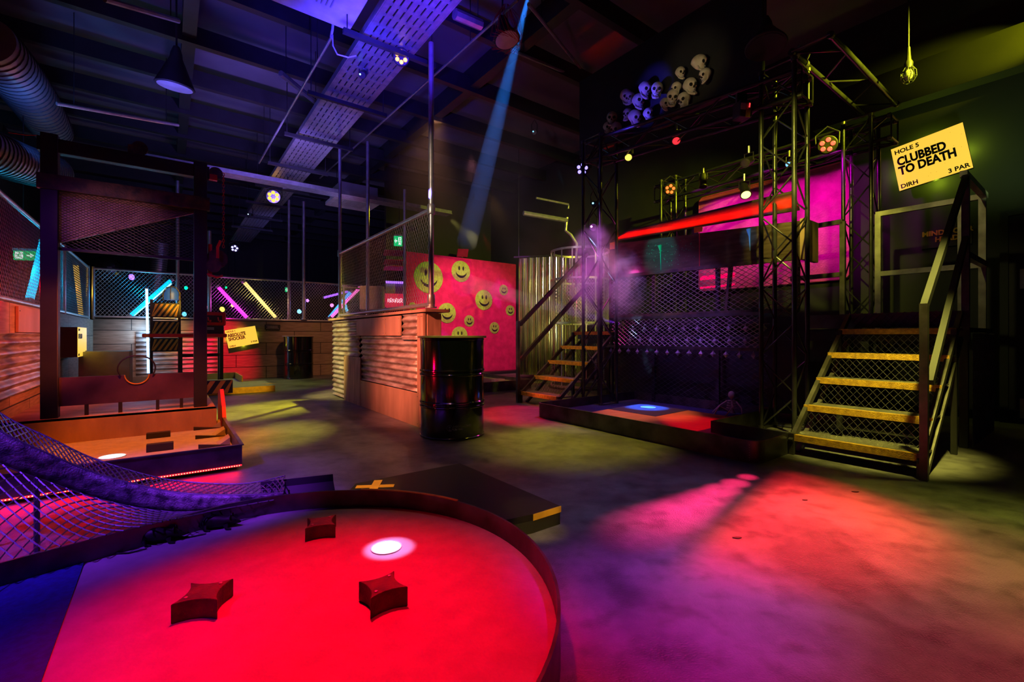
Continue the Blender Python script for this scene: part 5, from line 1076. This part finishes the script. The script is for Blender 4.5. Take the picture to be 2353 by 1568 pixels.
# crystals
def prism_obj():
    r_ = T('acrylic_crystal', 'clear acrylic cube hung on its corner under the apron', 'crystal', (0, 0, 0), 'acrylic cubes strung along the booth')
    h = .03; MB().add([(0, 0, h * 1.2), (h, 0, 0), (0, h, 0), (-h, 0, 0), (0, -h, 0), (0, 0, -h * 1.2)], [(0, 1, 2), (0, 2, 3), (0, 3, 4), (0, 4, 1), (5, 2, 1), (5, 3, 2), (5, 4, 3), (5, 1, 4)]).build('cut_body', m_glassy, r_)
    MB().lathe((0, 0, h * 1.15), Z, [(0, .004), (.01, .003)], 8).build('metal_cap', m_galv, r_); return r_
pc = prism_obj(); nth = ['first', 'second', 'third', 'fourth', 'fifth', 'sixth', 'seventh', 'eighth', 'ninth', 'tenth', 'eleventh', 'twelfth', 'thirteenth', 'fourteenth']
for row, (z, v, n, place) in enumerate(((.70, bv - .17, 14, 'lowest row under the apron'), (.84, bv + .0, 12, 'middle row behind the apron mesh'), (.98, bv + .05, 11, 'top row behind the apron mesh'))):
    for i in range(n):
        u = aL - .06 - (aL - aR - .1) * i / (n - 1); lb = 'clear acrylic cube, %s from the far tower in the %s' % (nth[i], place)
        if row == 0 and i == 0: pc.location = S.p(u, v, z); pc['label'] = lb; o = pc
        else: o = dup(pc, S.p(u, v, z), (0, 0, random.uniform(-.5, .5)), label=lb)
    wt = T('crystal_wire', 'thin wire holding the %s of crystals' % place.split(' under')[0].split(' behind')[0], 'wire', S.p(aR, v, z + .045)); MB().tube([S.p(aR - .02, v, z + .045), S.p(aL + .02, v, z + .045)], .002, 5).build('wire_strand', m_dwire, wt)
# skeleton hand like chrome branch on the tray (tangled chrome prop)
cp = S.onv(1690, 925, 1.35); t = T('chrome_skeleton', 'small shiny skeleton prop slumped against the mesh at the tray end', 'skeleton prop', cp)
o0 = S.p(.95, 1.5, zi)
MB().tube([o0 + Z * .02, o0 + Z * .1 + VX * .02, o0 + Z * .17], [.022, .014, .01], 8).build('spine', m_bone, t, smooth=True)
mb = MB()
for i in range(4): mb.tube([o0 + Z * (.08 + i * .025) + (UX * math.cos(a) + VX * math.sin(a)) * (.05 - i * .004) for a in [q * .55 for q in range(12)]], .004, 5, closed=True)
mb.build('rib_cage', m_bone, t)
MB().ball(o0 + Z * .215, .035, 12, 9, (1, 1.1, 1.2)).build('skull', m_bone, t, smooth=True)
for sx in (-1, 1):
    MB().tube([o0 + Z * .15 + UX * .05 * sx, o0 + Z * .09 + UX * .12 * sx - VX * .03, o0 + Z * .02 + UX * .16 * sx - VX * .1], [.008, .007, .005], 6).build('arm_bone', m_bone, t)
    MB().tube([o0 + Z * .03 + UX * .03 * sx, o0 + Z * .1 + UX * .07 * sx - VX * .12, o0 + Z * .015 + UX * .06 * sx - VX * .26], [.011, .009, .007], 6).build('leg_bone', m_bone, t)
# ================================================================== MAGENTA RUG
r1, r2, r3 = S.onv(1605, 452, 3.62), S.onv(1950, 372, 3.62), S.onv(1950, 640, 3.62)
ua, ub = S.uv(r1)[0], S.uv(r2)[0]; ztop = (r1.z + r2.z) / 2; zb = r3.z
mr = T('wall_rug', 'magenta shaggy rug hanging on the wall above the booth', 'rug', S.p((ua + ub) / 2, 3.66, zb))
def rrect(u0, u1, z0, z1, r, fn):
    pts = []
    for (cx, cz, a0) in ((u1 - r, z1 - r, 0), (u0 + r, z1 - r, 90), (u0 + r, z0 + r, 180), (u1 - r, z0 + r, 270)):
        for i in range(6): a = R(a0 + i * 18); pts.append(fn(cx + r * math.cos(a), cz + r * math.sin(a)))
    return pts
MB().prism(rrect(ub, ua, zb, ztop, .08, lambda u, z: S.p(u, 3.64, z)), VX * .04).build('rug_pile', m_rugm, mr)
o = MB().tube(rrect(ub, ua, zb, ztop, .08, lambda u, z: S.p(u, 3.645, z)), .012, 6, closed=True).build('bound_edge', m_rugm, mr)
# ================================================================== SKULLS
def make_skull():
    r_ = T('skull', 'bone coloured resin skull', 'skull', (0, 0, 0), 'resin skulls hung above the front truss')
    n, m = 32, 24; vs = []; fs = []
    def bump(d, c, w): return math.exp(-((Vector(d) - Vector(c)).length / w) ** 2)
    for i in range(m + 1):
        th = math.pi * i / m
        for k_ in range(n):
            ph = 2 * math.pi * k_ / n; d = Vector((math.sin(th) * math.cos(ph), -math.sin(th) * math.sin(ph), math.cos(th)))
            r = 1.0; f = max(0, -d.y); lo = max(0, -d.z)
            x, y, z = d.x * .072, d.y * .092, d.z * .08
            if d.z < 0: x *= 1 - .38 * lo; y *= 1 - .15 * lo if d.y < 0 else 1 - .45 * lo; z *= 1 + .38 * lo * (f > .1) * min(1, f * 2.2)
            q_ = Vector((x, y, z))
            for sx in (-.36, .36): q_ -= d * .022 * bump(d, (sx, -.88, -.08), .2); q_ += d * .008 * bump(d, (sx, -.85, .16), .14); q_ += d * .009 * bump(d, (sx * 1.75, -.72, -.3), .18)
            q_ -= d * .014 * bump(d, (0, -.88, -.42), .13); q_ += d * .012 * bump(d, (0, -.62, -.75), .25)
            for sx in (-.8, .8): q_ -= d * .012 * bump(d, (sx, -.35, -.12), .25)
            vs.append(q_)
    for i in range(m):
        for k_ in range(n): fs.append((i * n + k_, i * n + (k_ + 1) % n, (i + 1) * n + (k_ + 1) % n, (i + 1) * n + k_))
    MB().add(vs, fs).build('cranium', m_bone, r_, smooth=True)
    MB().tube([(-.045, -.01, -.045), (-.043, -.03, -.085), (-.028, -.07, -.108), (0, -.082, -.114), (.028, -.07, -.108), (.043, -.03, -.085), (.045, -.01, -.045)], [.009, .011, .013, .015, .013, .011, .009], 8).build('jaw', m_bone, r_, smooth=True)
    for sx in (-1, 1): MB().ball((sx * .028, -.070, -.010), .0215, 12, 8, (1, .6, .95)).build('eye_socket', m_hollow, r_, smooth=True)
    MB().prism([(-.009, -.088, -.046), (.009, -.088, -.046), (0, -.088, -.022)], (0, .03, 0)).build('nose_cavity', m_hollow, r_)
    mb = MB()
    for row in (-.07, -.092):
        for i in range(7): mb.box((-.024 + i * .007, -.084 + abs(i - 3) * .003, row), (.006, 0, 0), (0, .006, 0), (0, 0, .009))
    mb.build('teeth', m_white, r_); return r_
sk0 = make_skull()
SK = [(1606, 143, 1.0, 60, 'largest dull skull at the upper end of the cluster, above the rounded one'), (1563, 166, .72, 30, 'small grey skull alone left of the upper pair'), (1621, 170, .82, -50, 'round pinkish skull at the right edge of the cluster'),
      (1482, 203, .95, 40, 'violet lit skull at the top of the middle group, turned away'), (1510, 205, .95, 0, 'violet skull facing out with turquoise flecks on the teeth'), (1438, 220, .9, 10, 'dull tan skull at the left of the middle group'),
      (1448, 222, .7, -30, 'small tan skull tucked beside the dull tan one'), (1467, 231, .95, 30, 'bright violet skull low in the middle group'), (1555, 201, .75, -40, 'small tan skull above the long faced one'),
      (1546, 221, .95, 5, 'long faced tan skull left of the red streaked one'), (1585, 196, 1.0, 30, 'violet skull with red streak across its jaw'), (1572, 228, .95, -35, 'violet skull below the red streaked one'),
      (1527, 237, .7, 40, 'small lilac skull below the long faced one'), (1406, 271, .85, 0, 'tan skull with a pale stripe at the lower left'), (1442, 261, .7, -20, 'small tan skull behind the blue lower one'),
      (1458, 268, .95, 35, 'blue violet skull in the lower group with green flecks'), (1489, 261, .75, 25, 'small lilac skull at the right of the lower group'), (1396, 292, .7, 20, 'small tan skull at the lowest left tip'), (1416, 295, .85, -30, 'violet skull with pink flecks at the lowest tip')]
vk = 1.2
for i, (px, py, s_, ang, lb) in enumerate(SK):
    q_ = S.onv(px, py, vk); base_a = math.atan2(-q_.x, q_.y) ; rot = (R(8 + (i * 37) % 16), R((i * 53) % 24 - 12), math.atan2(q_.x, q_.y) * -1 + R(ang))
    s_ *= q_.y / 5.3 * 1.02
    if i == 0: sk0.location = q_; sk0.rotation_euler = rot; sk0.scale = (s_,) * 3; sk0['label'] = lb
    else: dup(sk0, q_, rot, s_, lb)
    hw = T('skull_wire', 'thin black wire holding up the ' + ' '.join(lb.split()[:9]), 'wire', q_ + Z * .05, 'skull hanging wires'); 
    MB().tube([q_ + Z * .05 * s_, q_ + VX * .1 + Z * .12], .002, 5).build('wire_strand', m_beam, hw)

# ================================================================== SMILEY RUG, STRIP CURTAIN, CAGE
pr, plf = Vector((.07, 11.3, 0)), Vector((-2.27, 9.54, 0)); pd = (plf - pr).normalized(); pn = Vector((-pd.y, pd.x, 0)); pn = pn if pn.y < 0 else -pn
PW = (plf - pr).length; rg = T('smiley_rug', 'large pink shaggy rug wall panel scattered with yellow smiling faces', 'rug wall', pr)
MB().box(pr + Z * .05, pd * PW, pn * .06, Z * 2.62).build('rug_pile', m_rug, rg, bevel=.02)
MB().box(pr - pd * .1, pd * (PW + .2), pn * .3, Z * .06).build('base_plinth', m_beam, rg)
def on_rug(px, py):
    d = Vector(((px - CX) / FPX, 1, (CY - py) / FPX)); o = Vector((0, 0, EYE)); return o + d * ((pr + pn * .06 - o).dot(pn) / d.dot(pn))
for px, py, rp in ((985, 638, 33), (1059, 624, 22), (1112, 690, 21), (1157, 667, 11), (1172, 714, 11), (1078, 738, 12), (1136, 754, 12), (1027, 720, 21), (1056, 772, 19), (948, 705, 9)):
    c = on_rug(px, py); rr3 = rp / FPX * c.y * 1.12; f_ = MB().lathe(c, pn, [(0, rr3), (.012, rr3 * .97), (.014, rr3 * .9)], 36).build('smiley_face', m_smile, rg, smooth=True)
    e_ = -pd; k3 = c + pn * .014
    for sx in (-.22, .22): MB().prism([k3 + e_ * (sx * rr3 + .085 * rr3 * math.cos(q * .5236)) + Z * (.28 * rr3 + .2 * rr3 * math.sin(q * .5236)) for q in range(12)], pn * .006).build('eye', m_ink, f_)
    arcm = [R(200 + 140 * i / 14) for i in range(15)]
    MB().prism([k3 + e_ * (.6 * rr3 * math.cos(a)) + Z * (.62 * rr3 * math.sin(a)) for a in arcm] + [k3 + e_ * (.6 * rr3 * math.cos(a)) + Z * (.49 * rr3 * math.sin(a) + .02) for a in arcm[::-1]], pn * .006).build('smile', m_ink, f_)
fl2 = P(1062, 580, 11.2); t = T('rug_floodlight', 'small pink floodlight standing on top of the smiley rug', 'floodlight', fl2)
MB().box(fl2 + Vector((-.13, -.05, -.12)), (.26, .05, 0), (-.02, .1, 0), (.03, 0, .2)).build('housing', m_rug, t, bevel=.01); MB().tube([fl2 - Z * .12, fl2 - Z * .16], .03, 8).build('bracket', m_beam, t)
sl = T('small_course', 'grey edged course tray in front of the smiley rug', 'minigolf course', G(1180, 905)); SF = Frame(*G(1215, 893).xy)
MB().box(SF.p(0, -1.3, 0), UX * 2.0, VX * 1.3, Z * .1).build('course_carpet', m_turf, sl); MB().box(SF.p(-.03, -1.3, 0), UX * .03, VX * 1.33, Z * .16).build('steel_side', m_steel, sl); MB().box(SF.p(0, 0, 0), UX * 2.0, VX * .03, Z * .16).build('steel_side', m_steel, sl)
MB().box(SF.p(.35, -.45, .1), UX * .12, VX * .2, Z * .05).build('pale_block', m_white, sl)
# strip curtain
cu0, cu1 = P(1192, 772, 9.4), P(1345, 772, 9.0); cu0.z = cu1.z = 0
sct = T('strip_curtain', 'shiny metallic strip curtain beside the smiley rug', 'strip curtain', cu0)
mb = MB(); n = 30
for i in range(n):
    a = cu0.lerp(cu1, i / n); b = cu0.lerp(cu1, (i + .92) / n); w_ = .018 * math.sin(i * 2.1); c = (a + b) / 2 + Vector((0, -.03 - w_, 0))
    mb.add([a + Z * .1, c + Z * .1, b + Z * .1, a + Z * 2.5 + Vector((0, w_, 0)), c + Z * 2.5, b + Z * 2.5, a + Z * .1 + Vector((0, .004, 0)), b + Z * .1 + Vector((0, .004, 0)), a + Z * 2.5 + Vector((0, .004 + w_, 0)), b + Z * 2.5 + Vector((0, .004, 0))], [(0, 1, 4, 3), (1, 2, 5, 4), (6, 8, 9, 7), (0, 3, 8, 6), (2, 7, 9, 5)])
mb.build('metal_strips', m_chrome, sct); MB().tube([cu0 + Z * 2.52 - Vector((.1, 0, 0)), cu1 + Z * 2.52 + Vector((.1, 0, 0))], .02, 8).build('hanging_rail', m_beam, sct)
MB().tube([cu0 + Z * 2.52, Vector((cu0.x, cu0.y, 4.84))], .008, 6).build('hanger', m_beam, sct)
# round cage
cgc = P(1332, 772, 8.0); cgc.z = 0; cr3 = .5; cg = T('round_cage', 'round gold lit dancer cage of upright bars behind the far stairs', 'cage', cgc)
mb = MB()
for q in range(16):
    a = q * math.pi / 8; mb.bar(cgc + Vector((math.cos(a), math.sin(a), 0)) * cr3 + Z * .02, cgc + Vector((math.cos(a), math.sin(a), 0)) * cr3 + Z * 2.35, .022, .008, Vector((math.cos(a), math.sin(a), 0)))
mb.build('upright_bars', m_galv, cg)
for z in (.03, 1.1, 1.85, 2.35): MB().lathe(cgc + Z * z, Z, [(0, cr3 - .012), (0, cr3 + .012), (.035, cr3 + .012), (.035, cr3 - .012), (0, cr3 - .012)], 40, cap=False).build('cage_hoop', m_galv, cg, smooth=True)
MB().net(lambda a, b: cgc + Vector((math.cos(a / cr3), math.sin(a / cr3), 0)) * cr3 + Z * (1.15 + b), 3.14, .7, .05, .06, .003, step=.12).build('cage_mesh', m_wire, cg)
MB().lathe(cgc, Z, [(0, cr3 + .05), (.02, cr3 + .05)], 36).build('cage_base', m_beam, cg)
spk = T('lantern_box', 'mesh fronted box glowing dull gold under the platform behind the far tower', 'mesh box', P(1365, 800, 6.8)); b3 = P(1350, 790, 7.3)
MB().box(b3, Vector((.2, .1, 0)), Vector((-.06, .1, 0)), Z * .12).build('box_body', m_board, spk); MB().net(lambda a, b: b3 + Vector((.2, .1, 0)).normalized() * a + Vector((.003, -.004, 0)) + Z * b, .22, .12, .025, .03, .002).build('front_mesh', m_wire, spk)
# ---- debris on the floor
for i, (px, py, s_) in enumerate(((1694, 1237, .02), (1966, 1131, .02), (1850, 1150, .014), (1310, 945, .012))):
    c = G(px, py, .001); t = T('floor_scrap', ['dark torn scrap on the floor between magenta streaks', 'dark scrap on the red lit floor near the stairs', 'tiny dark fleck on the red lit floor', 'tiny pale fleck on the floor before the stage course'][i], 'scrap', c, 'scraps on the concrete floor')
    MB().prism([c + Vector((math.cos(a) * s_ * (1 + .5 * math.sin(a * 3)), math.sin(a) * s_ * .45, 0)) for a in [q * .7854 for q in range(8)]], Z * .0025).build('scrap_body', m_black if i < 3 else m_white, t)

# ================================================================== HAZE
def vol(name, dens, col=(1, 1, 1), noise=None, aniso=.2):
    m = bpy.data.materials.new(name); m.use_nodes = True; t = m.node_tree
    for nd in list(t.nodes):
        if nd.type == 'BSDF_PRINCIPLED': t.nodes.remove(nd)
    out = [n_ for n_ in t.nodes if n_.type == 'OUTPUT_MATERIAL'][0]
    vs_ = N(t, 'ShaderNodeVolumeScatter'); vs_.inputs['Density'].default_value = dens; vs_.inputs['Color'].default_value = (*col, 1); vs_.inputs['Anisotropy'].default_value = aniso
    if noise:
        sc_, lo, hi = noise; tc = N(t, 'ShaderNodeTexCoord'); nz = N(t, 'ShaderNodeTexNoise'); nz.inputs['Scale'].default_value = sc_; nz.inputs['Detail'].default_value = 5; nz.inputs['Distortion'].default_value = .8
        t.links.new(tc.outputs['Object'], nz.inputs['Vector']); mr_ = N(t, 'ShaderNodeMapRange'); mr_.inputs['From Min'].default_value = lo; mr_.inputs['From Max'].default_value = hi; mr_.inputs['To Max'].default_value = dens
        t.links.new(nz.outputs['Fac'], mr_.inputs[0])
        gr = N(t, 'ShaderNodeTexGradient', gradient_type='SPHERICAL'); mp = N(t, 'ShaderNodeMapping'); t.links.new(tc.outputs['Generated'], mp.inputs[0]); mp.inputs['Location'].default_value = (-1, -1, -1); mp.inputs['Scale'].default_value = (2, 2, 2)
        t.links.new(mp.outputs[0], gr.inputs[0]); mu = N(t, 'ShaderNodeMath', operation='MULTIPLY'); t.links.new(mr_.outputs[0], mu.inputs[0]); t.links.new(gr.outputs['Fac'], mu.inputs[1]); t.links.new(mu.outputs[0], vs_.inputs['Density'])
    t.links.new(vs_.outputs[0], out.inputs['Volume']); return m
def puff(label, c, r, dens, noise, sq=(1, 1, 1), aniso=.2):
    o = MB().ball((0, 0, 0), 1, 20, 12, sq).build('smoke', vol('smoke_volume', dens, noise=noise, aniso=aniso)); o.location = c; o.scale = (r,) * 3
    return tag(o, label, 'smoke', kind='stuff')
# blue beam: haze thin cone lit by its own lamp
b_a, b_b = P(1222, -40, 4.55), P(1072, 560, 7.4); bdv = (b_b - b_a)
o = MB().lathe(b_a, bdv, [(0, .055), (bdv.length, .17)], 32).build('smoke_beam', vol('beam_haze', .3, aniso=.0)); tag(o, 'thin haze lit by a blue spotlight beam slanting down from the ceiling', 'light beam', kind='stuff')
spot(b_a - bdv.normalized() * .05, b_b, (.02, .22, 1), 1700, 7.0, .1, .015)
puff('bright violet smoke puff around the dazzling magenta lamp', P(1368, 640, 5.4), .62, 6., (2.4, .42, .8), (.7, .7, 1.1))
puff('blue smoke wisp curling down in front of the booth', P(1436, 660, 5.2), .42, 7., (3, .42, .8), (.6, .6, 1.1))
puff('broad grey haze drifting beside the tall scaffold pole', P(1120, 420, 6.2), 1.6, .22, (.9, .35, .8), (1, .6, .8))
puff('soft mauve haze over the strip curtain', P(1290, 600, 6.6), 1.2, .4, (1.3, .38, .8), (1, .6, .9))
spot(P(1363, 523, 5.5) + Vector((0, 0, .3)), P(1368, 700, 5.4), (.85, .2, 1), 110, 56, .8, .05)
spot(P(1440, 420, 5.0), P(1440, 720, 5.2), (.08, .2, 1), 90, 24, .8, .05)
bulb(P(1330, 620, 6.0), (1, .05, .45), 9, .1)
spot((-.3, 4.2, 3.0), P(1150, 420, 6.4), (.5, .35, .45), 160, 60, .8, .05)
v_a, v_b = P(1425, 745, 5.9), on_rug(1075, 655) + Vector((0, -.25, 0)); vd = v_b - v_a
o = MB().lathe(v_a, vd, [(0, .03), (vd.length, .22)], 28).build('smoke_beam', vol('violet_beam_haze', .16, aniso=.0)); tag(o, 'thin violet haze beam between the far truss tower and the smiley rug', 'light beam', kind='stuff')
spot(v_a - vd.normalized() * .1, v_b, (.3, .03, 1), 420, 7, .2, .012)
# laser like violet streak rays from the magenta lamp onto the smiley rug
for i, (tx, ty) in enumerate(((1060, 655), (1120, 672), (1150, 640))): spot(P(1350, 780, 6.2), on_rug(tx, ty), (.45, .02, 1), 90, 3.0, .3, .01)

for nm in ('exit_sign.001', 'exit_sign.002', 'exit_sign'):
    o = bpy.data.objects[nm]; p = o.location; MB().tube([p + Vector((.1, .03, .2)), Vector((p.x + .1, p.y + .03, 4.84))], .006, 4).build('hanger', m_beam, o)
# unseen flap added by the red floor lamp: gives the pool its straight edge
fA, fB = Vector((2.08, 3.31, 0)), Vector((.50, 1.60, 0)); dA, dB = fA - FLAG_L, fB - FLAG_L
pA, pB = FLAG_L + dA * .07, FLAG_L + dB * .075; e_ = (pB - pA); side = Vector((-1, .75, 0)).normalized() * .35
bd = T('added_flap', 'unseen black flap added to cut the light beside the ceiling lamp over the red floor pool', 'light blocker', FLAG_L)
MB().prism([pA - e_ * .6, pB + e_ * .6, pB + e_ * .6 + side, pA - e_ * .6 + side], Z * .003).build('added_flap_plate', m_black, bd)
MB().tube([pA + side, Vector((*(pA + side).xy, 4.84))], .006, 5).build('drop_rod', m_beam, bd)
